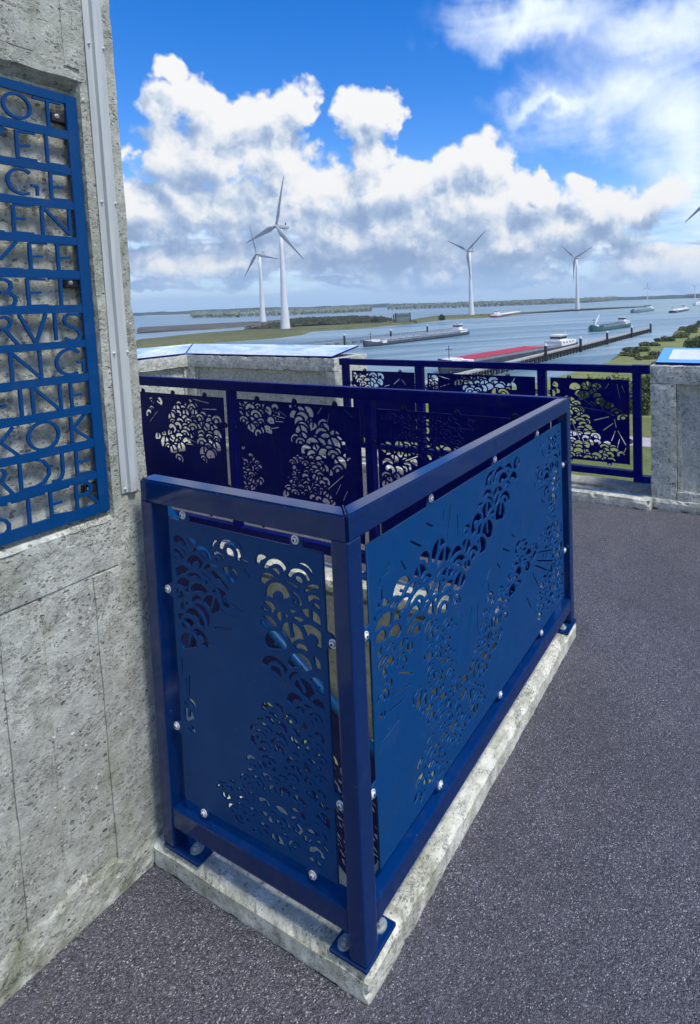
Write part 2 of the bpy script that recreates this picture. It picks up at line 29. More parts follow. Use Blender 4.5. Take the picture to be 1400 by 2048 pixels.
class NT:
    """small helper to write node trees"""
    def __init__(s, nt): s.nt = nt; s.N = nt.nodes; s.L = nt.links
    def put(s, sock, v):
        if v is None: return
        if isinstance(v, bpy.types.NodeSocket): s.L.new(v, sock)
        else: sock.default_value = v
    def math(s, op, a, b=None, c=None, clamp=False):
        n = s.N.new('ShaderNodeMath'); n.operation = op; n.use_clamp = clamp
        for i, v in enumerate((a, b, c)): s.put(n.inputs[i], v)
        return n.outputs[0]
    def vec(s, op, a, b=None, c=None, out=0):
        n = s.N.new('ShaderNodeVectorMath'); n.operation = op
        s.put(n.inputs[0], a)
        if b is not None: s.put(n.inputs[3] if op == 'SCALE' else n.inputs[1], b)
        if c is not None: s.put(n.inputs[2], c)
        return n.outputs[out]
    def noise(s, v, scale, detail=4, rough=0.55, dist=0.0, col=False, dim='3D'):
        n = s.N.new('ShaderNodeTexNoise'); n.noise_dimensions = dim
        s.put(n.inputs['Vector'], v); n.inputs['Scale'].default_value = scale
        n.inputs['Detail'].default_value = detail; n.inputs['Roughness'].default_value = rough
        n.inputs['Distortion'].default_value = dist
        return n.outputs['Color' if col else 'Fac']
    def voro(s, v, scale, feat='F1', out='Distance', rnd=1.0, dim='3D'):
        key = (v.node.name, v.name, scale, feat, dim); s.cache = getattr(s, 'cache', {})
        if key in s.cache: return s.cache[key].outputs[out]
        n = s.N.new('ShaderNodeTexVoronoi'); n.feature = feat; n.voronoi_dimensions = dim; s.cache[key] = n
        s.put(n.inputs['Vector'], v); n.inputs['Scale'].default_value = scale
        n.inputs['Randomness'].default_value = rnd
        return n.outputs[out]
    def ramp(s, f, stops, interp='LINEAR'):
        n = s.N.new('ShaderNodeValToRGB'); n.color_ramp.interpolation = interp
        e = n.color_ramp.elements
        while len(e) < len(stops): e.new(0.5)
        for k, (p, c) in enumerate(stops):
            e[k].position = p
            e[k].color = (c, c, c, 1) if isinstance(c, (int, float)) else (*c, 1)
        s.put(n.inputs[0], f); return n.outputs[0]
    def mix(s, f, a, b, mode='MIX'):
        n = s.N.new('ShaderNodeMix'); n.data_type = 'RGBA'; n.blend_type = mode
        s.put(n.inputs[0], f)
        for i, v in ((6, a), (7, b)):
            if isinstance(v, (int, float)): v = (v, v, v, 1)
            elif isinstance(v, tuple) and len(v) == 3: v = (*v, 1)
            s.put(n.inputs[i], v)
        return n.outputs[2]
    def sstep(s, v, a, b, lo=0.0, hi=1.0):
        n = s.N.new('ShaderNodeMapRange'); n.interpolation_type = 'SMOOTHSTEP'
        s.put(n.inputs[0], v); n.inputs[1].default_value = a; n.inputs[2].default_value = b
        n.inputs[3].default_value = lo; n.inputs[4].default_value = hi
        return n.outputs[0]
    def bump(s, h, strength, dist, nrm=None):
        n = s.N.new('ShaderNodeBump'); s.put(n.inputs['Height'], h)
        n.inputs['Strength'].default_value = strength; n.inputs['Distance'].default_value = dist
        s.put(n.inputs['Normal'], nrm); return n.outputs[0]

# ------------------------------------------------------------------ world
world = bpy.data.worlds.new("World"); sc.world = world; world.use_nodes = True
nt = world.node_tree; nt.nodes.clear(); w = NT(nt)
wout = nt.nodes.new('ShaderNodeOutputWorld'); bg = nt.nodes.new('ShaderNodeBackground')
nt.links.new(bg.outputs[0], wout.inputs[0])
SKY = 0.11
CW = 4.85
bg.inputs[1].default_value = SKY
sky = nt.nodes.new('ShaderNodeTexSky'); sky.sky_type = 'NISHITA'; sky.sun_disc = False
sky.sun_elevation = math.asin(SUN.z); sky.sun_rotation = math.atan2(SUN.x, SUN.y)
sky.altitude = 30; sky.air_density = 1.0; sky.dust_density = 0.6; sky.ozone_density = 2.0
hs = nt.nodes.new('ShaderNodeHueSaturation'); hs.inputs['Saturation'].default_value = 1.5
hs.inputs['Value'].default_value = 1.05
hs.inputs['Hue'].default_value = 0.514
nt.links.new(sky.outputs[0], hs.inputs['Color'])
tc = nt.nodes.new('ShaderNodeTexCoord'); sep = nt.nodes.new('ShaderNodeSeparateXYZ')
nt.links.new(tc.outputs['Generated'], sep.inputs[0])
az = w.math('MULTIPLY', w.math('ARCTAN2', sep.outputs[1], sep.outputs[0]), 57.2958)
el = w.math('MULTIPLY', w.math('ARCSINE', sep.outputs[2]), 57.2958)
comb = nt.nodes.new('ShaderNodeCombineXYZ'); nt.links.new(az, comb.inputs[0]); nt.links.new(el, comb.inputs[1])
P0 = comb.outputs[0]

def detail(G, P):
    """billowing fine structure of the clouds"""
    Pb = G.vec('ADD', P, G.vec('MULTIPLY', G.vec('SUBTRACT', G.noise(P, 0.8, 2, 0.5, col=True, dim='2D'), (0.5, 0.5, 0.5)), (1.9, 1.9, 0)))
    b1 = G.math('SUBTRACT', 0.45, G.voro(Pb, 0.30, 'SMOOTH_F1', dim='2D'))
    b2 = G.math('SUBTRACT', 0.42, G.voro(Pb, 0.78, 'SMOOTH_F1', dim='2D'))
    b3 = G.math('SUBTRACT', 0.40, G.voro(Pb, 1.9, 'SMOOTH_F1', dim='2D'))
    f1 = G.math('SUBTRACT', G.noise(P, 0.36, 9, 0.56, dim='2D'), 0.5)
    s = G.math('ADD', G.math('MULTIPLY', b1, 0.55), G.math('MULTIPLY', b2, 0.34))
    s = G.math('ADD', s, G.math('MULTIPLY', b3, 0.13))
    return G.math('ADD', s, G.math('MULTIPLY', f1, 0.85))
def blob_field(G, P, blobs, warp, k):
    nz = G.noise(P, 0.16, 4, 0.6, col=True, dim='2D')
    Pw = G.vec('ADD', P, G.vec('MULTIPLY', G.vec('SUBTRACT', nz, (0.5, 0.5, 0.5)), (warp, warp * 0.8, 0)))
    F = None
    for (a, e, ra, re) in blobs:
        d = G.vec('MULTIPLY', G.vec('SUBTRACT', Pw, (a, e, 0)), (1 / ra, 1 / re, 0))
        v = G.math('SUBTRACT', 1.0, G.vec('LENGTH', d, out=1))
        F = v if F is None else G.math('SMOOTH_MAX', F, v, k)
    return F
Fb = blob_field(w, P0, D['clouds'], 5.0, 0.35)
# the same kind of clouds all round, outside the part described above
away = w.sstep(w.math('ABSOLUTE', w.math('SUBTRACT', az, 36.0)), 33, 46)
gen = w.math('SUBTRACT', w.math('MULTIPLY', w.noise(P0, 0.05, 3, 0.5, dim='2D'), 3.4), 1.22)
gen = w.math('SUBTRACT', gen, w.math('MULTIPLY', w.sstep(el, 9, 40, 0.0, 1.0), 1.1))
gen = w.math('SUBTRACT', w.math('MULTIPLY', w.math('ADD', gen, 1.0), away), 1.0)
Fb = w.math('SMOOTH_MAX', Fb, gen, 0.2)
d0 = detail(w, P0)
d1 = detail(w, w.vec('ADD', P0, (-0.55, 0.75, 0)))
F0 = w.math('ADD', Fb, w.math('MULTIPLY', d0, 0.85))
alpha = w.sstep(F0, -0.06, 0.34)
lit = w.math('SUBTRACT', d0, d1)
Fup = blob_field(w, w.vec('ADD', P0, (-1.2, 2.6, 0)), D['clouds'], 5.0, 0.35)
litb = w.math('SUBTRACT', Fb, w.math('MAXIMUM', Fup, -0.6))
big = w.noise(w.vec('MULTIPLY', P0, (1.0, 1.5, 0)), 0.10, 5, 0.55, dim='2D')
sh = w.math('ADD', w.math('MULTIPLY', lit, 1.2), w.math('MULTIPLY', w.math('SUBTRACT', big, 0.5), 0.55))
sh = w.math('ADD', sh, w.math('MULTIPLY', litb, 0.95))
sh = w.math('ADD', sh, w.math('MULTIPLY', w.sstep(F0, 0.05, 0.9), -0.30))
sh = w.math('ADD', sh, w.sstep(el, 2.0, 13.0, -0.22, 0.14))
shc = w.sstep(sh, -0.90, 0.52)
ccol = w.ramp(shc, [(0.0, (0.30, 0.42, 0.65)), (0.38, (0.48, 0.60, 0.80)), (0.68, (0.72, 0.80, 0.91)), (1.0, (1.0, 1.0, 1.0))])
ccol = w.mix(1.0, ccol, (CW, CW, CW), 'MULTIPLY')
# thin streaky veil high on the right
st = w.noise(w.vec('MULTIPLY', P0, (0.055, 0.13, 0)), 1.0, 8, 0.62, 0.8, dim='2D')
FV = w.math('ADD', blob_field(w, P0, D['cirrus'], 9.0, 0.5), w.math('MULTIPLY', w.math('SUBTRACT', st, 0.5), 1.6))
va = w.math('MULTIPLY', w.sstep(FV, -0.8, 1.1), 0.94)
# layered haze-cloud near the horizon
hz = w.noise(w.vec('MULTIPLY', P0, (0.09, 0.62, 0)), 1.0, 6, 0.6, 0.3)
band = w.math('MULTIPLY', w.sstep(el, 0.4, 2.2), w.sstep(el, 6.0, 11.0, 1.0, 0.0))
ha = w.math('MULTIPLY', w.math('MULTIPLY', w.sstep(hz, 0.40, 0.58), band), 0.95)
hcol = w.ramp(w.noise(w.vec('MULTIPLY', P0, (0.14, 0.8, 0)), 1.3, 6, 0.6), [(0.38, (2.0, 2.9, 4.4)), (0.6, (5.0, 5.6, 6.1))])
low = w.sstep(el, -1.0, 16.0, 0.62, 0.0)
base = w.mix(low, hs.outputs[0], (2.3, 3.5, 5.4))
c = w.mix(va, base, (5.0, 5.5, 6.1))
c = w.mix(ha, c, hcol)
c = w.mix(alpha, c, ccol)
# pale air right at the horizon
c = w.mix(w.sstep(el, 0.0, 4.5, 0.55, 0.0), c, (2.6, 4.1, 6.1))
nt.links.new(c, bg.inputs[0])
world.cycles.sampling_method = 'MANUAL'; world.cycles.sample_map_resolution = 512

# ------------------------------------------------------------------ materials
def material(name):
    m = bpy.data.materials.new(name); m.use_nodes = True; t = NT(m.node_tree)
    b = m.node_tree.nodes['Principled BSDF']; return m, t, b
def objco(t):
    n = t.N.new('ShaderNodeNewGeometry'); return n.outputs['Position']

def mat_paint(name, col, rough=0.32, spec=0.5, coat=0.0, bumps=0.12):
    m, t, b = material(name); P = objco(t)
    n = t.noise(P, 7, 5, 0.6)
    c = t.mix(t.sstep(n, 0.35, 0.75, 0.0, 0.35), col, tuple(x * 0.72 + 0.008 for x in col))
    speck = t.noise(P, 420, 2, 0.5)
    c = t.mix(t.sstep(speck, 0.68, 0.76, 0, 0.3), c, tuple(min(1, x * 1.8 + 0.02) for x in col))
    # rain streaks, dust that settles low down, and small chips
    run = t.noise(t.vec('MULTIPLY', P, (22, 22, 1.1)), 1.0, 5, 0.65)
    c = t.mix(t.sstep(run, 0.58, 0.72, 0, 0.22), c, (0.02, 0.07, 0.13))
    dust = t.math('MULTIPLY', t.sstep(t.noise(P, 16, 6, 0.7), 0.5, 0.7), 0.035)
    c = t.mix(dust, c, (0.20, 0.20, 0.19))
    chip = t.math('MULTIPLY', t.sstep(t.noise(P, 95, 4, 0.6), 0.735, 0.75), 0.7)
    c = t.mix(chip, c, (0.30, 0.31, 0.32))
    t.put(b.inputs['Base Color'], c)
    t.put(b.inputs['Roughness'], t.sstep(n, 0.2, 0.8, rough - 0.05, rough + 0.12))
    b.inputs['Specular IOR Level'].default_value = spec
    b.inputs['Coat Weight'].default_value = coat; b.inputs['Coat Roughness'].default_value = 0.1
    t.put(b.inputs['Normal'], t.bump(t.noise(P, 300, 3, 0.6), bumps, 0.0006))
    return m
M = {}
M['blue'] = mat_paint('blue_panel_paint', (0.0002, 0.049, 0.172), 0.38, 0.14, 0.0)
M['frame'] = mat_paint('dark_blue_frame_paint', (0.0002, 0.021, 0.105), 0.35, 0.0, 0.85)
M['navy'] = mat_paint('shaded_blue_paint', (0.0003, 0.0030, 0.11), 0.4, 0.1, 0.0)  # blue paint for the rear railings, their shade put into the colour

def mat_simple(name, col, rough=0.6, metal=0.0, var=0.25, scale=8, bump=0.0, bscale=60, bd=0.002):
    m, t, b = material(name); P = objco(t)
    n = t.noise(P, scale, 5, 0.6)
    c = t.mix(t.sstep(n, 0.3, 0.7, 0.0, 1.0), tuple(x * (1 - var) for x in col), tuple(min(1, x * (1 + var * 0.6)) for x in col))
    t.put(b.inputs['Base Color'], c)
    b.inputs['Roughness'].default_value = rough; b.inputs['Metallic'].default_value = metal
    if bump: t.put(b.inputs['Normal'], t.bump(t.noise(P, bscale, 4, 0.6), bump, bd))
    return m
M['steel'] = mat_simple('stainless_steel', (0.78, 0.79, 0.80), 0.42, 0.35, 0.15, 60)
M['bolt_rim'] = mat_simple('galvanised_steel', (0.36, 0.40, 0.41), 0.5, 0.4, 0.2, 60)
M['black'] = mat_simple('black_paint', (0.012, 0.013, 0.02), 0.45)
M['dark'] = mat_simple('dark_timber', (0.03, 0.03, 0.03), 0.8, 0, 0.4, 0.8)

def mat_concrete(name, base=(0.31, 0.30, 0.265), peb=1.0, green=0.5, scale=1.0, pits=1.0, bstr=0.9, smoothmask=None):
    m, t, b = material(name); P = objco(t)
    Pd = t.vec('ADD', P, t.vec('MULTIPLY', t.vec('SUBTRACT', t.noise(P, 60 * scale, 2, 0.5, col=True), (0.5, 0.5, 0.5)), (0.012, 0.012, 0.012)))
    large = t.noise(P, 2.2, 5, 0.6)
    mid = t.noise(P, 26, 6, 0.7)
    c = t.ramp(mid, [(0.30, tuple(x * 0.55 for x in base)), (0.5, base), (0.70, tuple(min(1, x * 1.38) for x in base))])
    c = t.mix(t.sstep(large, 0.35, 0.7, 0, 0.45), c, tuple(x * 0.66 for x in base))
    # pebbles, two sizes
    v1 = t.voro(Pd, 105 * scale); id1 = t.voro(Pd, 105 * scale, out='Color')
    v2 = t.voro(Pd, 190 * scale); id2 = t.voro(Pd, 190 * scale, out='Color')
    s1 = t.N.new('ShaderNodeSeparateColor'); t.put(s1.inputs[0], id1)
    s2 = t.N.new('ShaderNodeSeparateColor'); t.put(s2.inputs[0], id2)
    patch = t.sstep(t.noise(P, 9, 3, 0.6), 0.40, 0.56)
    has1 = t.math('MULTIPLY', t.math('MULTIPLY', t.sstep(s1.outputs[0], 0.50, 0.56), t.sstep(t.math('ADD', v1, t.math('MULTIPLY', s1.outputs[2], 0.18)), 0.56, 0.46)), patch)
    has2 = t.math('MULTIPLY', t.sstep(s2.outputs[0], 0.42, 0.5), t.sstep(v2, 0.42, 0.32))
    pc = t.ramp(s1.outputs[1], [(0.0, (0.16, 0.165, 0.15)), (0.25, (0.28, 0.28, 0.24)), (0.6, (0.36, 0.33, 0.28)), (0.75, (0.60, 0.58, 0.53)), (0.93, (0.80, 0.79, 0.75))], 'CONSTANT')
    pc2 = t.ramp(s2.outputs[1], [(0.0, (0.12, 0.115, 0.11)), (0.35, (0.28, 0.25, 0.2)), (0.7, (0.44, 0.42, 0.38)), (1.0, (0.6, 0.6, 0.56))])
    c = t.mix(t.math('MULTIPLY', has2, 0.6 * peb), c, pc2)
    c = t.mix(t.math('MULTIPLY', has1, 0.8 * peb), c, pc)
    # pits
    Pp = t.vec('MULTIPLY', Pd, (1.0, 1.0, 1.35))
    vp = t.voro(Pp, 62 * scale); idp = t.voro(Pp, 62 * scale, out='Color')
    sp_ = t.N.new('ShaderNodeSeparateColor'); t.put(sp_.inputs[0], idp)
    pit = t.math('MULTIPLY', t.sstep(sp_.outputs[0], 0.60, 0.66), t.sstep(t.math('ADD', vp, t.math('MULTIPLY', sp_.outputs[1], 0.30)), 0.44, 0.32))
    pit = t.math('MULTIPLY', pit, t.sstep(t.noise(P, 12, 4, 0.7), 0.36, 0.58))
    crack = t.sstep(t.math('ABSOLUTE', t.math('SUBTRACT', t.noise(P, 34, 5, 0.7, 0.6), 0.5)), 0.012, 0.0)
    crack = t.math('MULTIPLY', crack, t.sstep(t.noise(P, 17, 2, 0.5), 0.52, 0.66))
    pit = t.math('MAXIMUM', pit, t.math('MULTIPLY', crack, 0.7))
    c = t.mix(t.math('MULTIPLY', pit, 0.62 * pits), c, (0.05, 0.058, 0.048))
    # algae and brown weathering
    gm = t.math('MULTIPLY', t.sstep(t.noise(t.vec('MULTIPLY', P, (1, 1, 0.45)), 5.5, 6, 0.65), 0.46, 0.68), 0.6 * green)
    c = t.mix(gm, c, (0.135, 0.155, 0.075))
    bm_ = t.math('MULTIPLY', t.sstep(t.noise(P, 7.5, 5, 0.6), 0.56, 0.74), 0.2 * green)
    c = t.mix(bm_, c, (0.24, 0.19, 0.12))
    sz = t.N.new('ShaderNodeSeparateXYZ'); t.put(sz.inputs[0], P)
    foot = t.math('MULTIPLY', t.sstep(t.math('ADD', sz.outputs[2], t.math('MULTIPLY', t.noise(P, 4, 4, 0.6), 0.9)), 1.05, 0.55), t.sstep(t.noise(P, 11, 5, 0.65), 0.36, 0.62))
    c = t.mix(t.math('MULTIPLY', foot, 0.55 * green), c, (0.115, 0.135, 0.06))
    t.put(b.inputs['Base Color'], c); b.inputs['Roughness'].default_value = 0.88
    b.inputs['Specular IOR Level'].default_value = 0.25
    h = t.math('SUBTRACT', t.math('ADD', t.math('MULTIPLY', t.noise(P, 140, 5, 0.7), 0.6), t.math('MULTIPLY', has1, 0.6)), t.math('MULTIPLY', pit, 1.6))
    h = t.math('ADD', h, t.math('MULTIPLY', mid, 1.0))
    t.put(b.inputs['Normal'], t.bump(h, bstr, 0.004))
    return m
M['wall'] = mat_concrete('weathered_aggregate_concrete', (0.46, 0.48, 0.415), 1.0, 0.55)
M['kerb'] = mat_concrete('kerb_concrete', (0.71, 0.715, 0.60), 0.8, 0.6, 1.2, 0.8, 0.8)
M['parapet'] = mat_concrete('parapet_concrete', (0.56, 0.58, 0.50), 1.0, 0.15, 0.75, 1.2)
M['wall_foot'] = mat_concrete('wall_foot_concrete', (0.47, 0.49, 0.41), 0.8, 0.9, 0.8, 1.1, 1.0)
M['pale'] = mat_concrete('pale_concrete', (0.46, 0.45, 0.38), 0.3, 0.6, 0.9, 0.5, 0.5)

# floor: fine grit in resin
m, t, b = material('gritty_dark_floor'); P = objco(t)
v = t.voro(P, 330); idc = t.voro(P, 330, out='Color')
s_ = t.N.new('ShaderNodeSeparateColor'); t.put(s_.inputs[0], idc)
c = t.ramp(s_.outputs[0], [(0.0, (0.020, 0.021, 0.026)), (0.4, (0.068, 0.068, 0.083)), (0.75, (0.130, 0.130, 0.152)), (0.95, (0.22, 0.22, 0.245)), (0.99, (0.50, 0.50, 0.52))])
lg = t.noise(P, 1.3, 5, 0.6); md = t.noise(P, 14, 5, 0.7)
c = t.mix(t.sstep(lg, 0.3, 0.72, 0.0, 0.4), c, (0.045, 0.045, 0.055))
c = t.mix(t.sstep(md, 0.45, 0.75, 0.0, 0.35), c, (0.135, 0.134, 0.155))
sp1 = t.voro(P, 120); ids = t.voro(P, 120, out='Color'); s2_ = t.N.new('ShaderNodeSeparateColor'); t.put(s2_.inputs[0], ids)
st_ = t.math('MULTIPLY', t.sstep(t.noise(P, 3.1, 6, 0.7, 1.2), 0.55, 0.68), 0.35)
c = t.mix(st_, c, (0.04, 0.04, 0.045))
dust_ = t.math('MULTIPLY', t.sstep(t.noise(t.vec('MULTIPLY', P, (1, 2.2, 1)), 2.0, 6, 0.7, 0.8), 0.56, 0.72), 0.25)
c = t.mix(dust_, c, (0.17, 0.165, 0.16))
spk = t.math('MULTIPLY', t.sstep(s2_.outputs[0], 0.94, 0.96), t.sstep(sp1, 0.20, 0.12))
c = t.mix(spk, c, (0.6, 0.6, 0.58))
t.put(b.inputs['Base Color'], c); b.inputs['Roughness'].default_value = 0.62
b.inputs['Specular IOR Level'].default_value = 0.45
hh = t.math('ADD', t.math('MULTIPLY', v, -1.2), t.math('MULTIPLY', t.noise(P, 500, 3, 0.6), 0.5))
t.put(b.inputs['Normal'], t.bump(hh, 1.0, 0.0035))
M['floor'] = m

# brushed aluminium duct
m, t, b = material('aluminium'); P = objco(t)
n = t.noise(t.vec('MULTIPLY', P, (60, 60, 3)), 1.0, 5, 0.6)
t.put(b.inputs['Base Color'], t.ramp(n, [(0.3, (0.40, 0.43, 0.42)), (0.7, (0.55, 0.58, 0.55))]))
b.inputs['Metallic'].default_value = 0.15
t.put(b.inputs['Roughness'], t.sstep(n, 0.2, 0.8, 0.38, 0.6))
M['alu'] = m

# water
m, t, b = material('water'); P = objco(t)
dist_ = t.vec('LENGTH', t.vec('SUBTRACT', P, tuple(CAMP)), out=1)
Pr = t.N.new('ShaderNodeMapping'); t.put(Pr.inputs[0], P); Pr.inputs['Rotation'].default_value = (0, 0, R(38))
Pq = Pr.outputs[0]
Ps = t.vec('MULTIPLY', Pq, (0.28, 1.0, 1.0))
wavy = t.noise(Ps, 0.55, 6, 0.62); swell = t.noise(t.vec('MULTIPLY', Pq, (0.25, 1, 1)), 0.05, 5, 0.6, 0.5)
streak = t.noise(t.vec('MULTIPLY', Pq, (0.05, 1, 1)), 0.035, 6, 0.65, 0.8)
patchy = t.noise(P, 0.0035, 4, 0.6)
c = t.mix(t.sstep(streak, 0.4, 0.66), (0.09, 0.17, 0.21), (0.24, 0.34, 0.38))
c = t.mix(t.sstep(swell, 0.5, 0.7, 0, 0.5), c, (0.31, 0.41, 0.44))
# shallow green-brown water far off to the right
sepw = t.N.new('ShaderNodeSeparateXYZ'); t.put(sepw.inputs[0], P)
shal = t.math('MULTIPLY', t.sstep(sepw.outputs[0], 600, 850), t.sstep(sepw.outputs[1], 460, 330))
shal = t.math('MULTIPLY', shal, t.sstep(t.noise(P, 0.006, 4, 0.6), 0.36, 0.56))
c = t.mix(t.math('MULTIPLY', shal, 0.75), c, (0.20, 0.30, 0.24))
foam = t.math('MULTIPLY', t.sstep(t.noise(t.vec('MULTIPLY', Pq, (0.12, 1, 1)), 0.085, 7, 0.7, 1.0), 0.61, 0.70), 0.6)
c = t.mix(foam, c, (0.6, 0.66, 0.68))
t.put(b.inputs['Base Color'], c)
b.inputs['Roughness'].default_value = 0.3; b.inputs['IOR'].default_value = 1.33
h = t.math('ADD', t.math('MULTIPLY', wavy, 0.55), t.math('MULTIPLY', t.noise(Ps, 0.14, 4, 0.6), 1.2))
t.put(b.inputs['Normal'], t.bump(h, 1.0, 1.6))
M['water'] = m

def mat_ground(name, cols, scale=0.15, fine=3.0):
    m, t, b = material(name); P = objco(t)
    n = t.noise(P, scale, 7, 0.65); f = t.noise(P, fine, 5, 0.7)
    c = t.ramp(n, [(0.3, cols[0]), (0.5, cols[1]), (0.68, cols[2])])
    c = t.mix(t.sstep(f, 0.35, 0.7, 0, 0.5), c, tuple(x * 0.55 for x in cols[1]))
    t.put(b.inputs['Base Color'], c); b.inputs['Roughness'].default_value = 0.95
    b.inputs['Specular IOR Level'].default_value = 0.1
    t.put(b.inputs['Normal'], t.bump(t.math('ADD', n, f), 0.6, 0.4))
    return m
M['dike'] = mat_ground('dike_grass', ((0.075, 0.085, 0.035), (0.12, 0.13, 0.055), (0.17, 0.165, 0.085)), 0.03, 0.4)
M['dikestone'] = mat_ground('dike_stone', ((0.07, 0.07, 0.062), (0.11, 0.105, 0.09), (0.16, 0.15, 0.12)), 0.05, 0.6)
M['scrub'] = mat_ground('dark_scrub', ((0.03, 0.035, 0.018), (0.055, 0.06, 0.03), (0.10, 0.10, 0.06)), 0.05, 0.5)
M['grass'] = mat_ground('mown_grass', ((0.10, 0.13, 0.04), (0.15, 0.18, 0.065), (0.20, 0.21, 0.10)), 0.12, 2.0)
M['rough'] = mat_ground('rough_grass', ((0.11, 0.14, 0.045), (0.19, 0.22, 0.08), (0.27, 0.27, 0.13)), 0.15, 1.2)
M['sandy'] = mat_simple('sand', (0.42, 0.38, 0.27), 0.9, 0, 0.2, 0.05)
M['path'] = mat_simple('path_concrete', (0.36, 0.34, 0.33), 0.9, 0, 0.15, 0.6)
def mat_leaf(name, a, b_, scale):
    m, t, b = material(name); P = objco(t)
    oi = t.N.new('ShaderNodeObjectInfo')
    n = t.noise(P, scale, 4, 0.6)
    t.put(b.inputs['Base Color'], t.ramp(n, [(0.32, a), (0.62, b_)])); b.inputs['Roughness'].default_value = 0.8
    b.inputs['Specular IOR Level'].default_value = 0.15
    return m
M['wood_far'] = mat_leaf('far_woods', (0.045, 0.065, 0.028), (0.13, 0.155, 0.085), 0.06)
M['wood_hor'] = mat_leaf('horizon_woods', (0.035, 0.055, 0.045), (0.055, 0.08, 0.055), 0.01)
M['wood_mid'] = mat_leaf('pale_woods', (0.07, 0.10, 0.045), (0.30, 0.32, 0.21), 0.09)
M['leaf'] = mat_leaf('bush_leaves', (0.03, 0.055, 0.015), (0.085, 0.115, 0.035), 0.45)
M['leaf2'] = mat_leaf('bush_leaves_olive', (0.045, 0.06, 0.022), (0.12, 0.13, 0.05), 0.6)
M['turb'] = mat_simple('turbine_white', (0.66, 0.69, 0.71), 0.45, 0, 0.06, 0.1)
M['blade'] = mat_simple('blade_grey', (0.36, 0.40, 0.44), 0.4, 0, 0.08, 0.2)
M['white'] = mat_simple('white_paint', (0.75, 0.76, 0.76), 0.5, 0, 0.08, 0.8)
M['hullgrey'] = mat_simple('grey_hull', (0.055, 0.07, 0.095), 0.5, 0, 0.3, 0.4)
M['hullgreen'] = mat_simple('green_hull', (0.025, 0.11, 0.11), 0.5, 0, 0.25, 0.4)
M['hullteal'] = mat_simple('teal_hull', (0.10, 0.22, 0.27), 0.5, 0, 0.2, 0.4)
M['hatchred'] = mat_simple('red_hatch', (0.42, 0.012, 0.03), 0.55, 0, 0.15, 0.5)
M['hatchgrey'] = mat_simple('grey_hatch', (0.22, 0.25, 0.28), 0.6, 0, 0.2, 0.4)
M['glass'] = mat_simple('dark_glass', (0.03, 0.04, 0.06), 0.12, 0, 0.1)
M['rust'] = mat_simple('dark_red', (0.22, 0.05, 0.04), 0.6)
M['gate'] = mat_simple('gate_panel', (0.19, 0.25, 0.23), 0.7, 0, 0.2, 0.5)
M['plank'] = mat_simple('weathered_timber', (0.13, 0.12, 0.10), 0.85, 0, 0.35, 1.2)
M['plankpale'] = mat_simple('pale_timber', (0.36, 0.34, 0.29), 0.85, 0, 0.3, 1.2)
# ------------------------------------------------------------------ helpers
COL = sc.collection
def tag(o, label=None, cat=None, group=None, kind=None):
    if label: o['label'] = label
    if cat: o['category'] = cat
    if group: o['group'] = group
    if kind: o['kind'] = kind
    return o
def thing(name, label, cat, loc=(0, 0, 0), group=None):
    o = bpy.data.objects.new(name, None); COL.objects.link(o); o.location = loc
    o.empty_display_size = 0.2
    return tag(o, label, cat, group)
def obj(name, bm, mat, parent=None, smooth=False):
    """mesh given in world coordinates; parented without moving"""
    me = bpy.data.meshes.new(name); bm.normal_update(); bm.to_mesh(me); bm.free()
    if isinstance(mat, (list, tuple)):
        for q in mat: me.materials.append(q)
    else: me.materials.append(mat)
    if smooth:
        for p in me.polygons: p.use_smooth = True
    o = bpy.data.objects.new(name, me); COL.objects.link(o)
    if parent is not None: attach(o, parent)
    return o
def wloc(o):
    v = Vector(o.location)
    return v + wloc(o.parent) if o.parent else v
def attach(o, parent):
    o.parent = parent
    L = wloc(parent) if parent.type == 'EMPTY' or parent.parent else Vector(parent.location)
    o.matrix_parent_inverse = Matrix.Identity(4)
    o.location = Vector(o.location) - L
def localise(o, L):
    """shift mesh so that its origin is at L (world)"""
    L = Vector(L); o.data.transform(Matrix.Translation(-L)); o.location = Vector(o.location) + L
def box(bm, x0, x1, y0, y1, z0, z1, bev=0.0, seg=2):
    b2 = bmesh.new()
    v = [b2.verts.new((x, y, z)) for z in (z0, z1) for x, y in ((x0, y0), (x1, y0), (x1, y1), (x0, y1))]
    for f in ((3, 2, 1, 0), (4, 5, 6, 7), (0, 1, 5, 4), (1, 2, 6, 5), (2, 3, 7, 6), (3, 0, 4, 7)):
        b2.faces.new([v[i] for i in f])
    if bev: bmesh.ops.bevel(b2, geom=b2.edges[:], offset=bev, segments=seg, affect='EDGES', profile=0.6)
    join(bm, b2); return bm
def join(bm, b2, mtx=None):
    if mtx is not None: bmesh.ops.transform(b2, matrix=mtx, verts=b2.verts)
    me = bpy.data.meshes.new('tmp'); b2.to_mesh(me); b2.free(); bm.from_mesh(me); bpy.data.meshes.remove(me)
def B(): return bmesh.new()
def cyl(bm, p0, p1, r0, r1=None, n=12, caps=True):
    r1 = r0 if r1 is None else r1
    p0, p1 = Vector(p0), Vector(p1); d = (p1 - p0).normalized()
    a = d.orthogonal().normalized(); c = d.cross(a)
    A = [bm.verts.new(p0 + (a * math.cos(k * 2 * math.pi / n) + c * math.sin(k * 2 * math.pi / n)) * r0) for k in range(n)]
    Bv = [bm.verts.new(p1 + (a * math.cos(k * 2 * math.pi / n) + c * math.sin(k * 2 * math.pi / n)) * r1) for k in range(n)]
    for k in range(n): bm.faces.new((A[k], A[(k + 1) % n], Bv[(k + 1) % n], Bv[k]))
    if caps: bm.faces.new(A[::-1]); bm.faces.new(Bv)
    return bm
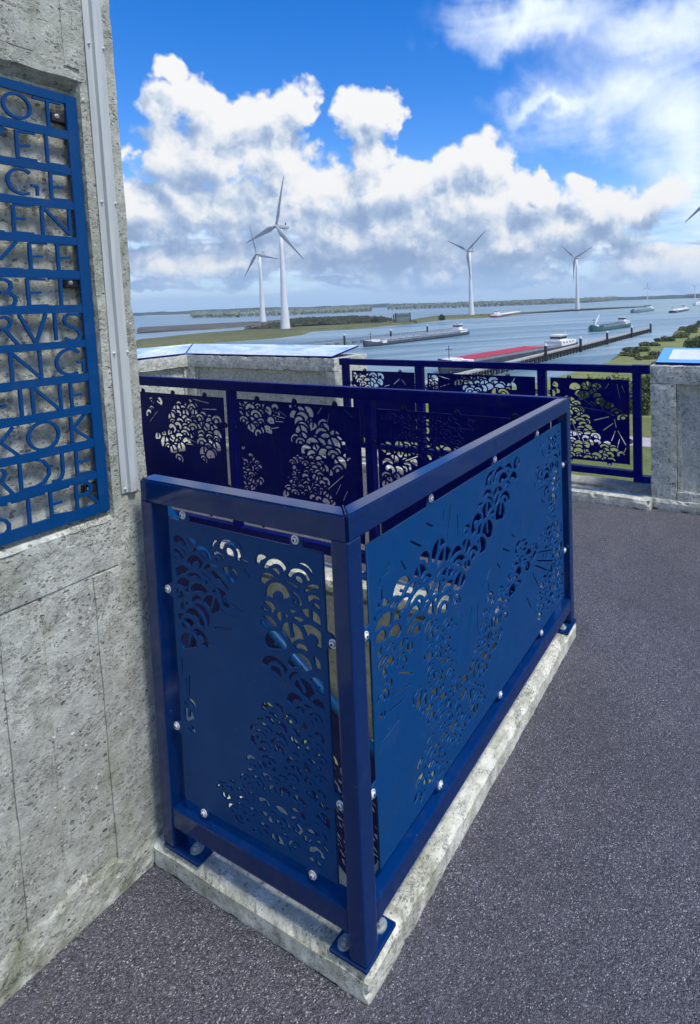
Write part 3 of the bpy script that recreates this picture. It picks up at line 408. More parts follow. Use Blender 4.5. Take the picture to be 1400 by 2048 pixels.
def prism(bm, pts, z0, z1, top=None):
    """vertical prism over a ccw polygon; top may be another ring"""
    top = top or pts
    a = [bm.verts.new((p[0], p[1], z0)) for p in pts]; b_ = [bm.verts.new((p[0], p[1], z1)) for p in top]
    n = len(pts)
    for k in range(n): bm.faces.new((a[k], a[(k + 1) % n], b_[(k + 1) % n], b_[k]))
    bm.faces.new(a[::-1]); bm.faces.new(b_); return bm
def xz_prism(bm, pts, y0, y1, bev=0.0):
    b2 = bmesh.new()
    a = [b2.verts.new((p[0], y0, p[1])) for p in pts]; b_ = [b2.verts.new((p[0], y1, p[1])) for p in pts]
    n = len(pts)
    for k in range(n): b2.faces.new((a[k], a[(k + 1) % n], b_[(k + 1) % n], b_[k]))
    b2.faces.new(a[::-1]); b2.faces.new(b_)
    bmesh.ops.recalc_face_normals(b2, faces=b2.faces[:])
    if bev: bmesh.ops.bevel(b2, geom=b2.edges[:], offset=bev, segments=2, affect='EDGES')
    join(bm, b2); return bm
def rough_box(bm, x0, x1, y0, y1, z0, z1, step=0.03, amp=0.004, chip=0.01, seed=0, drop=0.0):
    """cast concrete block: gridded box whose surface and edges are uneven"""
    b2 = bmesh.new()
    def grid(o, u, v, nu, nv):
        V = [[b2.verts.new(o + u * (i / nu) + v * (j / nv)) for j in range(nv + 1)] for i in range(nu + 1)]
        for i in range(nu):
            for j in range(nv): b2.faces.new((V[i][j], V[i + 1][j], V[i + 1][j + 1], V[i][j + 1]))
    X, Y, Z = x1 - x0, y1 - y0, z1 - z0
    nx, ny, nz = (max(1, min(90, round(q / step))) for q in (X, Y, Z))
    o = Vector((x0, y0, z0)); e = Vector
    grid(o, e((0, Y, 0)), e((X, 0, 0)), ny, nx); grid(e((x0, y0, z1)), e((X, 0, 0)), e((0, Y, 0)), nx, ny)
    grid(o, e((X, 0, 0)), e((0, 0, Z)), nx, nz); grid(e((x0, y1, z0)), e((0, 0, Z)), e((X, 0, 0)), nz, nx)
    grid(o, e((0, 0, Z)), e((0, Y, 0)), nz, ny); grid(e((x1, y0, z0)), e((0, Y, 0)), e((0, 0, Z)), ny, nz)
    bmesh.ops.remove_doubles(b2, verts=b2.verts[:], dist=1e-5)
    c = e(((x0 + x1) / 2, (y0 + y1) / 2, (z0 + z1) / 2))
    for v in b2.verts:
        p = v.co.copy(); s = e((seed * 3.7, seed * 1.3, 0))
        onx = min(p.x - x0, x1 - p.x) < 1e-4; ony = min(p.y - y0, y1 - p.y) < 1e-4; onz = min(p.z - z0, z1 - p.z) < 1e-4
        d = e((mnoise.noise(p * 9 + s), mnoise.noise(p * 9 + s + e((9, 0, 0))), mnoise.noise(p * 9 + s + e((0, 9, 0))))) * amp
        if onx + ony + onz >= 2:
            k = max(0.0, mnoise.noise(p * 14 + s) * 0.6 + mnoise.noise(p * 47 + s) * 0.5 - 0.02) * chip * 2.0 + chip * 0.22
            if onx: d.x += -k if p.x > c.x else k
            if ony: d.y += -k if p.y > c.y else k
            if onz: d.z += -k if p.z > c.z else k
        if drop and p.z > z1 - 1e-4 and (p.y < y0 + 1e-4 or p.x < x0 + 1e-4): d.z -= drop
        v.co += d
    bmesh.ops.recalc_face_normals(b2, faces=b2.faces[:])
    join(bm, b2); return bm
def ribbon(bm, pts, wd, y0, y1):
    """flat-cut stroke along (x,z) points, thick between y0 and y1"""
    n = len(pts); L_, R_ = [], []
    for i, p in enumerate(pts):
        a = Vector(pts[max(0, i - 1)]); c_ = Vector(pts[min(n - 1, i + 1)]); p = Vector(p)
        if 0 < i < n - 1:
            d1 = (p - a).normalized(); d2 = (c_ - p).normalized(); d = (d1 + d2)
            d = d.normalized() if d.length > 1e-6 else d1
            m = 1 / max(0.5, d.dot(d1))
        else: d = (c_ - a).normalized(); m = 1
        nrm = Vector((-d.y, d.x)) * wd / 2 * m
        L_.append(p + nrm); R_.append(p - nrm)
    for i in range(n - 1):
        q = [L_[i], L_[i + 1], R_[i + 1], R_[i]]
        f = [bm.verts.new((v.x, y0, v.y)) for v in q]; g = [bm.verts.new((v.x, y1, v.y)) for v in q]
        bm.faces.new(f[::-1]); bm.faces.new(g)
        bm.faces.new((f[0], f[1], g[1], g[0])); bm.faces.new((f[2], f[3], g[3], g[2]))
        if i == 0: bm.faces.new((f[3], f[0], g[0], g[3]))
        if i == n - 2: bm.faces.new((f[1], f[2], g[2], g[1]))
    bmesh.ops.recalc_face_normals(bm, faces=bm.faces[:])
    return bm

# ------------------------------------------------------------------ laser-cut sheets
def in_poly(px, py, poly):
    ins = np.zeros(px.shape, bool); n = len(poly); j = n - 1
    for i in range(n):
        xi, yi = poly[i]; xj, yj = poly[j]
        if yi != yj:
            cnd = ((yi > py) != (yj > py)) & (px < (xj - xi) * (py - yi) / (yj - yi) + xi)
            ins ^= cnd
        j = i
    return ins
def cut_field(u0, u1, v0, v1, clusters, rays, g, seed, margin=0.016):
    rs = random.Random(seed)
    nu = int((u1 - u0) / g) + 1; nv = int((v1 - v0) / g) + 1
    U, V = np.meshgrid(u0 + np.arange(nu) * g, v0 + np.arange(nv) * g, indexing='ij')
    F = np.full(U.shape, -1.0)
    for r, poly in clusters:
        xs = [p[0] for p in poly]; ys = [p[1] for p in poly]
        sc_ = []
        z = max(ys) + r * 0.3; row = 0
        while z > min(ys) - r * 1.2:
            x = min(xs) - r + (row % 2) * r * 0.95 + rs.uniform(-.2, .2) * r
            while x < max(xs) + r:
                cx = x + rs.uniform(-.28, .28) * r; cz = z + rs.uniform(-.22, .22) * r
                if in_poly(np.array([cx]), np.array([cz + r * 0.35]), poly)[0] and rs.random() > 0.10:
                    sc_.append((cx, cz, r * rs.uniform(.72, 1.2), rs.uniform(-.6, .6), rs.random()))
                x += r * 1.55
            z -= r * 0.60; row += 1
        sc_.sort(key=lambda s: -s[1])
        wl = max(0.0043, r * 0.10)               # half width of the metal left between holes
        for (cx, cz, rr, tilt, rnd) in sc_:
            i0 = max(0, int((cx - rr - u0) / g) - 1); i1 = min(nu, int((cx + rr - u0) / g) + 3)
            j0 = max(0, int((cz - rr - v0) / g) - 1); j1 = min(nv, int((cz + rr - v0) / g) + 3)
            if i0 >= i1 or j0 >= j1: continue
            du = U[i0:i1, j0:j1] - cx; dv = V[i0:i1, j0:j1] - cz
            ex = 1.0 + 0.25 * (rnd - .5)
            cu = du * math.cos(tilt) + dv * math.sin(tilt); cv = -du * math.sin(tilt) + dv * math.cos(tilt)
            d = np.sqrt((cu * ex) ** 2 + (cv * 1.16) ** 2)
            a, b_ = (0.50, 1.0) if rnd < 0.34 else (0.30, 1.0) if rnd < .55 else (0.10, 1.0)
            ring = np.minimum(rr * b_ - 2 * wl - d, d - rr * a)
            if rnd > 0.66:                          # some arches are broken by a radial bar
                th = tilt + (rnd - .7) * 2.2
                bar = np.abs(du * math.cos(th) - dv * math.sin(th)) - wl * 0.9
                ring = np.where(dv > 0, np.minimum(ring, bar), ring)
            core = rr * a - 2 * wl - d if rnd < 0.34 else np.full_like(d, -1.0)
            f = np.maximum(ring, core)
            f = np.minimum(f, cv + rr * (0.12 + 0.25 * rnd))        # only the upper fan is cut
            cur = F[i0:i1, j0:j1]
            inside = rr - d
            # the new scale covers what lies under it, with a metal rim between
            F[i0:i1, j0:j1] = np.where(inside > 0, f, np.minimum(cur, -inside + 0.0 - 0.0))
    for a, b_ in [(ry[q], ry[q + 1]) for ry in rays for q in range(len(ry) - 1)]:
        a = Vector(a); b_ = Vector(b_); ab = b_ - a; L2 = max(ab.length_squared, 1e-9)
        i0 = max(0, int((min(a.x, b_.x) - .02 - u0) / g)); i1 = min(nu, int((max(a.x, b_.x) + .02 - u0) / g) + 2)
        j0 = max(0, int((min(a.y, b_.y) - .02 - v0) / g)); j1 = min(nv, int((max(a.y, b_.y) + .02 - v0) / g) + 2)
        if i0 >= i1 or j0 >= j1: continue
        pu = U[i0:i1, j0:j1] - a.x; pv = V[i0:i1, j0:j1] - a.y
        tt = np.clip((pu * ab.x + pv * ab.y) / L2, 0, 1)
        dd = np.sqrt((pu - tt * ab.x) ** 2 + (pv - tt * ab.y) ** 2)
        s = 0.0030 - dd
        near = np.maximum(F[i0:i1, j0:j1], -0.03)
        F[i0:i1, j0:j1] = np.where(dd < 0.0075, s, F[i0:i1, j0:j1])
    mg = np.minimum(np.minimum(U - u0, u1 - U), np.minimum(V - v0, v1 - V)) - margin
    F = np.minimum(F, mg)
    return F
def smooth_f(F):
    F = np.clip(F, -0.006, 0.006); G = F.copy()
    G[1:-1, 1:-1] = (F[1:-1, 1:-1] * 4 + F[:-2, 1:-1] + F[2:, 1:-1] + F[1:-1, :-2] + F[1:-1, 2:]) / 8
    return G
def contours(F, u0, v0, g, min_area):
    S = F > 0
    cs = S[:-1, :-1] * 1 + S[1:, :-1] * 2 + S[1:, 1:] * 4 + S[:-1, 1:] * 8
    I, J = np.nonzero((cs > 0) & (cs < 15))
    T = {1: ((3, 0),), 2: ((0, 1),), 3: ((3, 1),), 4: ((1, 2),), 5: ((3, 0), (1, 2)), 6: ((0, 2),), 7: ((3, 2),),
         8: ((2, 3),), 9: ((2, 0),), 10: ((0, 1), (2, 3)), 11: ((2, 1),), 12: ((1, 3),), 13: ((1, 0),), 14: ((0, 3),)}
    def key(i, j, e):
        return ((i, j, 0), (i + 1, j, 1), (i, j + 1, 0), (i, j, 1))[e]
    nxt = {}
    for i, j in zip(I.tolist(), J.tolist()):
        for a, b_ in T[int(cs[i, j])]: nxt[key(i, j, a)] = key(i, j, b_)
    def pos(k):
        i, j, e = k; a = F[i, j]; b_ = F[i + 1, j] if e == 0 else F[i, j + 1]
        t_ = 0.5 if a == b_ else a / (a - b_); t_ = min(0.97, max(0.03, t_))
        return (u0 + (i + (t_ if e == 0 else 0)) * g, v0 + (j + (t_ if e == 1 else 0)) * g)
    loops = []
    while nxt:
        k0, k = next(iter(nxt.items())); lp = [k0]; del nxt[k0]
        while k in nxt:
            lp.append(k); k = nxt.pop(k)
        if k != k0 or len(lp) < 4: continue
        pts = [pos(q) for q in lp]
        ar = 0.5 * sum(pts[i - 1][0] * pts[i][1] - pts[i][0] * pts[i - 1][1] for i in range(len(pts)))
        if abs(ar) < min_area: continue
        out = [pts[0]]
        for q in range(1, len(pts)):                # drop nearly collinear points
            a = out[-1]; b_ = pts[q]; c_ = pts[(q + 1) % len(pts)]
            cr = abs((b_[0] - a[0]) * (c_[1] - a[1]) - (c_[0] - a[0]) * (b_[1] - a[1]))
            ln = math.hypot(c_[0] - a[0], c_[1] - a[1])
            if ln < 1e-9 or cr / ln > 0.00035 or math.hypot(b_[0] - a[0], b_[1] - a[1]) > 0.02: out.append(b_)
        if len(out) >= 3: loops.append(out)
    return loops
def cut_sheet(name, u0, u1, v0, v1, key, mapping, thick, mat, parent, tabs, g=0.003, seed=1, data=None):
    """sheet in (u,v) with wave scales and rays cut out; mapping(u,v,n)->world"""
    d = data or D[key]
    F = smooth_f(cut_field(u0, u1, v0, v1, d['c'], d['r'], g, seed))
    loops = contours(F, u0, v0, g, 1.6e-5)
    cu = bpy.data.curves.new(name, 'CURVE'); cu.dimensions = '2D'; cu.fill_mode = 'BOTH'
    cu.extrude = thick / 2
    # outline with rounded tabs that carry the bolts
    out = []
    T_ = 0.024; hw = 0.020
    def tabpts(edge, c_):
        o = []
        for k in range(7):
            a = math.pi * k / 6
            x = c_ + hw * math.cos(a) * (-1 if edge in 'bl' else 1); 
            o.append((x, T_ * math.sin(a) ** 0.6 if 0 < k < 6 else 0.0))
        return o
    b_ = sorted(c_ for e, c_ in tabs if e == 'b'); r_ = sorted(c_ for e, c_ in tabs if e == 'r')
    t_ = sorted((c_ for e, c_ in tabs if e == 't'), reverse=True); l_ = sorted((c_ for e, c_ in tabs if e == 'l'), reverse=True)
    out.append((u0, v0))
    for c_ in b_: out += [(x, v0 - h_) for x, h_ in tabpts('b', c_)]
    out.append((u1, v0))
    for c_ in r_: out += [(u1 + h_, y) for y, h_ in reversed(tabpts('r', c_))]
    out.append((u1, v1))
    for c_ in t_: out += [(x, v1 + h_) for x, h_ in tabpts('t', c_)]
    out.append((u0, v1))
    for c_ in l_: out += [(u0 - h_, y) for y, h_ in reversed(tabpts('l', c_))]
    for pts in [out] + loops:
        s = cu.splines.new('POLY'); s.points.add(len(pts) - 1)
        s.points.foreach_set('co', [q for p in pts for q in (p[0], p[1], 0, 1)]); s.use_cyclic_u = True
    tmp = bpy.data.objects.new('tmp', cu); COL.objects.link(tmp)
    dg = bpy.context.evaluated_depsgraph_get(); me = bpy.data.meshes.new_from_object(tmp.evaluated_get(dg))
    bpy.data.objects.remove(tmp); bpy.data.curves.remove(cu)
    n = len(me.vertices); co = np.empty(n * 3); me.vertices.foreach_get('co', co); co = co.reshape(-1, 3)
    me.vertices.foreach_set('co', mapping(co[:, 0], co[:, 1], co[:, 2]).reshape(-1)); me.update()
    me.name = name; me.materials.clear(); me.materials.append(mat)
    bm = bmesh.new(); bm.from_mesh(me); bmesh.ops.remove_doubles(bm, verts=bm.verts[:], dist=1e-5)
    bmesh.ops.recalc_face_normals(bm, faces=bm.faces[:]); bm.to_mesh(me); bm.free()
    o = bpy.data.objects.new(name, me); COL.objects.link(o); attach(o, parent)
    return o
BOLT_ME = {}
def bolt(parent, p, nrm, r=0.0118, dark=False):
    """domed security bolt on a washer, facing nrm"""
    nrm = Vector(nrm); k = (tuple(nrm), r, dark)
    if k not in BOLT_ME:
        bm = bmesh.new()
        prof = [(0, r, 0), (0.002, r, 0), (0.0026, r * .93, 0), (0.0026, r * .72, 0), (0.0012, r * .70, 1), (0.0012, r * .62, 1), (0.005, r * .60, 0), (0.0068, r * .46, 0), (0.0072, r * .30, 0), (0.0045, r * .26, 1)]
        a = nrm.orthogonal().normalized(); c_ = nrm.cross(a); n = 14; prev = None
        for h_, rr, _ in prof:
            ring = [bm.verts.new(nrm * h_ + (a * math.cos(2 * math.pi * i / n) + c_ * math.sin(2 * math.pi * i / n)) * rr) for i in range(n)]
            if prev:
                for i in range(n): bm.faces.new((prev[i], prev[(i + 1) % n], ring[(i + 1) % n], ring[i])).material_index = _
            prev = ring
        bm.faces.new(prev).material_index = 1
        me = bpy.data.meshes.new('bolt'); bm.to_mesh(me); bm.free(); me.materials.append(M['black'] if dark else M['steel']); me.materials.append(M['black'])
        for q in me.polygons: q.use_smooth = False
        BOLT_ME[k] = me
    o = bpy.data.objects.new('bolt', BOLT_ME[k]); COL.objects.link(o); o.location = p; attach(o, parent); return o

# ================================================================== SETTING
def struct(name, bm, mat, **k):
    return tag(obj(name, bm, mat), kind='structure', **k)
KH = 0.07
Ls, Ll = 0.74, 1.665
XFF = 3.56                                        # far fence
WY = 0.785                                        # face of the tall concrete wall
PX0, PX1, PY0, PY1 = 0.15, 1.50, 0.15, 4.3        # stair well opening
bm = B()
for (x0, x1, y0, y1) in ((-3.6, 4.1, -4.6, PY0), (-3.6, PX0, PY0, 0.80), (0.045, PX0, 0.80, PY1), (PX1, 4.1, PY0, PY1), (0.045, 4.1, PY1, 6.0)):
    box(bm, x0, x1, y0, y1, -0.02, 0)
fl = struct('floor', bm, M['floor'])
bm = B()                                          # the concrete deck below the coating, open at the stair well
for (x0, x1, y0, y1) in ((-3.6, 4.25, -4.6, PY0), (-3.6, PX0, PY0, PY1), (PX1, 4.25, PY0, PY1), (-3.6, 4.25, PY1, 6.15)):
    box(bm, x0, x1, y0, y1, -0.42, -0.022)
struct('deck_slab', bm, M['pale'])
# ---- water and land
bm = B()
N_ = 48; rr_ = [0, 60, 200, 600, 1500, 3200, 7000]; prev = None
ctr = bm.verts.new((0, 0, ZW))
for r_ in rr_[1:]:
    ring = [bm.verts.new((r_ * math.cos(2 * math.pi * k / N_), r_ * math.sin(2 * math.pi * k / N_), ZW)) for k in range(N_)]
    for k in range(N_):
        if prev is None: bm.faces.new((ctr, ring[k], ring[(k + 1) % N_]))
        else: bm.faces.new((prev[k], ring[k], ring[(k + 1) % N_], prev[(k + 1) % N_]))
    prev = ring
struct('water', bm, M['water'])
def slab(name, pts, h, skirt, mat, kind='structure'):
    bm = B(); c_ = Vector((sum(p[0] for p in pts) / len(pts), sum(p[1] for p in pts) / len(pts)))
    n = len(pts); ar = sum(pts[i - 1][0] * pts[i][1] - pts[i][0] * pts[i - 1][1] for i in range(n))
    if ar < 0: pts = pts[::-1]
    low = []
    for i, p in enumerate(pts):
        a = Vector(pts[i - 1]); b_ = Vector(pts[(i + 1) % n]); d = (b_ - a); nrm = Vector((d.y, -d.x)).normalized()
        low.append(tuple(Vector(p) + nrm * skirt))
    lo = [bm.verts.new((p[0], p[1], ZW - 0.3)) for p in low]; hi = [bm.verts.new((p[0], p[1], ZW + h)) for p in pts]
    for k in range(n): bm.faces.new((lo[k], lo[(k + 1) % n], hi[(k + 1) % n], hi[k]))
    bm.faces.new(hi)
    f = [q for q in bm.faces]
    bmesh.ops.triangulate(bm, faces=[f[-1]])
    return struct(name, bm, mat)
slab('dike', D['dike_near'], 1.6, 5, [M['dike']])
slab('dike', D['spit'], 0.9, 1.5, M['dikestone'])
slab('dike', D['dike_far'], 1.5, 4, M['dikestone'])
slab('island', D['island'], 2.0, 2, M['scrub'])
slab('breakwater', D['breakwater'], 0.7, 1.5, M['dikestone'])
land = D['shore_low'][::-1] + D['shore'] 
land = [tuple(p) for p in land] + [(500, -150), (200, -400), (-400, -300), (-300, 300), (60, 260)]
slab('grass_bank', land, 1.6, 3, M['rough'])
bm = B(); box(bm, -60, 88, -60, 30, ZW + 1.55, ZW + 1.75); struct('lawn', bm, M['grass'])
bm = B(); box(bm, 70.6, 75.2, -50, 29, ZW + 1.7, ZW + 1.79); struct('path', bm, M['path'])
# distant shore: a low wooded land ring on the horizon
bm = B(); n = 900; R0 = 2900; rows = []
for k in range(n):
    a = 2 * math.pi * k / n; q = Vector((math.cos(a) * 30, math.sin(a) * 30, 0))
    hgt = 15.5 + 5.5 * mnoise.noise(q * 0.22) + 3.5 * mnoise.noise(q * 1.3) + 2.0 * mnoise.noise(q * 5)
    rad = R0 + 260 * mnoise.noise(q * 0.15)
    rows.append([bm.verts.new(((rad + dr) * math.cos(a), (rad + dr) * math.sin(a), ZW + z)) for dr, z in ((0, -1), (0, 1.5), (25, 0.55 * hgt), (60, hgt * 0.95), (110, hgt), (600, hgt * .9))])
for k in range(n):
    for j in range(5): bm.faces.new((rows[k][j], rows[k][j + 1], rows[(k + 1) % n][j + 1], rows[(k + 1) % n][j]))
bmesh.ops.recalc_face_normals(bm, faces=bm.faces[:])
tag(obj('distant_woods', bm, M['wood_hor']), 'low dark wooded shore lying along the whole horizon', 'woods', kind='stuff')
s0, s1 = D['sand']; bm = B()
slab('beach', [tuple(s0), tuple(s1), (s1[0] * 1.05, s1[1] * 1.05), (s0[0] * 1.05, s0[1] * 1.05)], 1.2, 6, M['sandy'])
def leaf_cloud(bm, c_, rad, n, size, rs, flat=0.8):
    for _ in range(n):
        d = Vector((rs.gauss(0, 1), rs.gauss(0, 1), rs.gauss(0, 1) * 0.9)).normalized() * (rs.random() ** 0.4)
        p = Vector(c_) + Vector((d.x * rad[0], d.y * rad[1], d.z * rad[2]))
        a = Vector((rs.gauss(0, 1), rs.gauss(0, 1), rs.gauss(0, 1))).normalized(); b_ = a.orthogonal().normalized()
        s = size * rs.uniform(.6, 1.3); a = a * s; b_ = b_ * s * rs.uniform(.5, .9)
        q = [bm.verts.new(p + v_) for v_ in (a, b_, -a, -b_)]; bm.faces.new(q)
def woods(pts, height, width, step, leaf, mat, label):
    rs = random.Random(len(pts) * 5 + int(height)); bm = B()
    for i in range(len(pts) - 1):
        a = Vector((*pts[i], 0)); b_ = Vector((*pts[i + 1], 0)); d = b_ - a; L = d.length; u_ = d / L
        nr = Vector((CAMP.x - (a.x + b_.x) / 2, CAMP.y - (a.y + b_.y) / 2, 0)).normalized()
        k = 0
        while k < L:
            for rw in range(3):
                h_ = height * 1.3 * rs.uniform(.6, 1.05) * (0.75 + 0.15 * rw)
                p = a + u_ * k - nr * (rw * width / 3 + rs.uniform(2, 8)) + u_ * rs.uniform(-3, 3)
                leaf_cloud(bm, (p.x, p.y, ZW + 0.5 + h_ * .5), (h_ * .42, h_ * .42, h_ * .55), 60, leaf, rs)
            k += step
    tag(obj('woods', bm, mat), label, 'woods', kind='stuff')
woods(D['woods'][0], 13, 60, 9, 1.5, M['wood_mid'], 'pale green line of trees on the far bank behind the two left turbines')
woods(D['woods'][1], 15, 60, 11, 1.8, M['wood_mid'], 'long pale green belt of trees across the water behind the middle turbine')
woods(D['woods'][2], 12, 60, 14, 2.0, M['wood_far'], 'small dark wooded islet on the right part of the horizon')
# ================================================================== STAIR WELL RAILING
rail = thing('guard_railing', 'dark blue steel railing round the stair well, its laser-cut wave panels bolted on', 'railing', (0, 0, KH))
T = 0.05
ZR0, ZR1 = 1.105, 1.17
BV = 0.005
def post(x0, y0, parent=rail, z1=ZR0 + 0.004, mat=None, dx=T, dy=T, z0=KH + 0.012):
    return obj('post', box(B(), x0, x0 + dx, y0, y0 + dy, z0, z1, BV), mat or M['frame'], parent)
post(0, 0); post(0, Ls - T); post(Ll - T, 0)
post(Ll - T, 1.135, mat=M['navy']); post(Ll - T, 2.25, mat=M['navy']); post(Ll - T, 3.40, mat=M['navy'])
def mitre_rail(name, pts, z0, z1, mat, parent, bev=BV):
    b2 = bmesh.new(); prism(b2, pts, z0, z1)
    bmesh.ops.bevel(b2, geom=b2.edges[:], offset=bev, segments=2, affect='EDGES')
    bm = B(); join(bm, b2); return obj(name, bm, mat, parent)
# top rails, mitred at both corners
mitre_rail('top_rail', [(0, 0), (T, T), (T, Ls), (0, Ls)], ZR0, ZR1, M['frame'], rail)
mitre_rail('top_rail', [(0.0015, 0), (Ll - 0.0015, 0), (Ll - T, T), (T, T)], ZR0, ZR1, M['frame'], rail)
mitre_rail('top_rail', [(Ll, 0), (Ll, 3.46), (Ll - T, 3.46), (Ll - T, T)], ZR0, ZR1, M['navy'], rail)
# weld beads at the mitres
for (a, b_) in (((0.001, 0.001), (T, T)), ((Ll - 0.001, 0.001), (Ll - T, T))):
    bm = B()
    for k in range(9):
        f = (k + .5) / 9; cyl(bm, (a[0] + (b_[0] - a[0]) * f, a[1] + (b_[1] - a[1]) * f, ZR1 - 0.0005), (a[0] + (b_[0] - a[0]) * (f + .06), a[1] + (b_[1] - a[1]) * (f + .06), ZR1 + 0.0012), 0.0042, 0.002, 8)
    obj('weld_bead', bm, M['frame'], rail)
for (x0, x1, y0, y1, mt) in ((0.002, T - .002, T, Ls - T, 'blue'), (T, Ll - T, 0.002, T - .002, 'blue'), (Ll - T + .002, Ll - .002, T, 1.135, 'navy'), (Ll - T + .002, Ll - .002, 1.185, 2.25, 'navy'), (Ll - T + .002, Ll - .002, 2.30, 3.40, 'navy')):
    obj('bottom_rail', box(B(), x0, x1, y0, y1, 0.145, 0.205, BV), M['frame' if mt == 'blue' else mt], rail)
# drain holes near the corner post head
bm = B(); bm.free()
HX = (0.0565, 1.1566, 0.0211, 1.1507)
for p0_, p1_ in (((HX[0], -0.0006, HX[1]), (HX[0], 0.002, HX[1])), ((HX[2], -0.0006, HX[3]), (HX[2], 0.002, HX[3]))):
    obj('drain_hole', cyl(B(), p0_, p1_, 0.004), M['black'], rail)
# base plates with anchor bolts
def base_plate(x0, x1, y0, y1, anchors):
    p = obj('base_plate', box(B(), x0, x1, y0, y1, KH + .001, KH + .012, 0.002, 1), M['frame'], rail)
    for (ax, ay) in anchors:
        bm = B(); cyl(bm, (ax, ay, KH + .012), (ax, ay, KH + .016), 0.019, 0.0185, 16)
        cyl(bm, (ax, ay, KH + .016), (ax, ay, KH + .026), 0.0125, 0.0115, 6); cyl(bm, (ax, ay, KH + .026), (ax, ay, KH + .031), 0.006, 0.0055, 10)
        obj('anchor_bolt', bm, M['bolt_rim'], p, False)
base_plate(-0.002, 0.122, -0.002, 0.112, [(0.025, 0.083), (0.095, 0.03)])
base_plate(-0.002, 0.085, 0.585, 0.735, [(0.03, 0.628)])
base_plate(Ll - 0.13, Ll + 0.008, -0.008, 0.10, [(Ll - .095, 0.03)])
base_plate(Ll - 0.08, Ll + 0.01, 1.08, 1.25, [(Ll - .03, 1.1)])
base_plate(Ll - 0.08, Ll + 0.01, 2.2, 2.36, [(Ll - .03, 2.225)])
# sheets
def mX(X):   # sheet facing -x, u = y
    return lambda u, v, n: np.stack([np.full_like(u, X) + n, u, v], -1)
def mY(Yp):
    return lambda u, v, n: np.stack([u, np.full_like(u, Yp) + n, v], -1)
SH = 0.006
s = cut_sheet('cut_panel', 0.092, 0.648, 0.236, 1.062, 'short', mX(0.022), SH, M['blue'], rail,
              [('t', .175), ('t', .585), ('b', .172), ('b', .572), ('l', .452), ('l', .850), ('r', .45), ('r', .855)], 0.0028, 11)
for (y, z) in ((.175, 1.081), (.585, 1.081), (.172, .224), (.572, .224), (.071, .448), (.071, .848), (.668, .45), (.668, .855)):
    bolt(s, (0.022 - SH / 2, y, z), (-1, 0, 0))
s = cut_sheet('cut_panel', 0.094, Ll - 0.09, 0.236, 1.064, 'long', mY(0.022), SH, M['blue'], rail,
              [('t', .396), ('t', .836), ('t', 1.262), ('b', .392), ('b', .827), ('b', 1.258), ('l', .452), ('l', .850), ('r', .45), ('r', .86)], 0.0028, 23)
for (x, z) in ((.396, 1.083), (.836, 1.083), (1.262, 1.083), (.392, .226), (.827, .226), (1.258, .226), (.073, .452), (.073, .850), (Ll - .07, .45), (Ll - .07, .86)):
    bolt(s, (x, 0.022 - SH / 2, z), (0, -1, 0))
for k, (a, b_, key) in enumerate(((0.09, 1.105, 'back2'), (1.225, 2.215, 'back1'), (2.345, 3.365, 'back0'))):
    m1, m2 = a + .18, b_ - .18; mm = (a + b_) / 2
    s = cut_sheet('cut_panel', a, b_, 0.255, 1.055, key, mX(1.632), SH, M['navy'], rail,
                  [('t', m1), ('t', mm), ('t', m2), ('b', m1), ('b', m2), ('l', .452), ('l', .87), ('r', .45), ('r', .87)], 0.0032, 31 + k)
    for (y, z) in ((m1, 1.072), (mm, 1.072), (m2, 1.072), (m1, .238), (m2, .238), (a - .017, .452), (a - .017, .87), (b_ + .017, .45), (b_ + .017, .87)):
        bolt(s, (1.632 - SH / 2, y, z), (-1, 0, 0), dark=True)  # rear bolts coloured black to stand in for the shade on them
# ---- kerb round the stair well
bm = B()
rough_box(bm, -0.006, PX0, -0.008, Ls + .045, -0.01, KH, 0.016, 0.0035, 0.010, 1, .016)
kerb = thing('kerb', 'low pale concrete kerb under the blue stair well railing', 'kerb', (0, 0, 0))
obj('kerb_section', bm, M['kerb'], kerb)
bm = B(); rough_box(bm, PX0 - .003, Ll + .006, -0.009, PY0, -0.01, KH - .001, 0.016, 0.0035, 0.010, 2, .014); obj('kerb_section', bm, M['kerb'], kerb)
bm = B(); rough_box(bm, PX1, Ll + .01, PY0 - .003, PY1, -0.01, KH - .002, 0.04, 0.0035, 0.01, 3); obj('kerb_section', bm, M['kerb'], kerb)
# ---- stair going down in the well
st = thing('staircase', 'steel stair with blue stringers going down inside the stair well', 'staircase', (0.8, 2.2, -1))
def stair_z(y): return -0.25 - (4.0 - y) * 0.68
for sx in (0.25, 1.38):
    bm = B(); b2 = bmesh.new()
    ys = (4.05, -0.2); pts = [(ys[0], stair_z(ys[0]) + .05), (ys[1], stair_z(ys[1]) + .05), (ys[1], stair_z(ys[1]) - .25), (ys[0], stair_z(ys[0]) - .25)]
    a = [b2.verts.new((sx, y, z)) for y, z in pts]; c_ = [b2.verts.new((sx + .03, y, z)) for y, z in pts]
    for k in range(4): b2.faces.new((a[k], a[(k + 1) % 4], c_[(k + 1) % 4], c_[k]))
    b2.faces.new(a[::-1]); b2.faces.new(c_); bmesh.ops.recalc_face_normals(b2, faces=b2.faces[:]); join(bm, b2)
    obj('stringer', bm, M['blue'], st)
for k in range(14):
    y = 3.95 - k * 0.27; z = stair_z(y)
    obj('step', box(B(), 0.282, 1.378, y - .26, y, z - .06, z - .02, .004, 1), M['parapet'], st)
def hz_(y): return 0.42 + 0.68 * (y - 2.94)
bm = B(); cyl(bm, (1.47, 3.4, hz_(3.4)), (1.47, 0.25, hz_(0.25)), 0.026, n=14)
obj('handrail', bm, M['blue'], st, True)
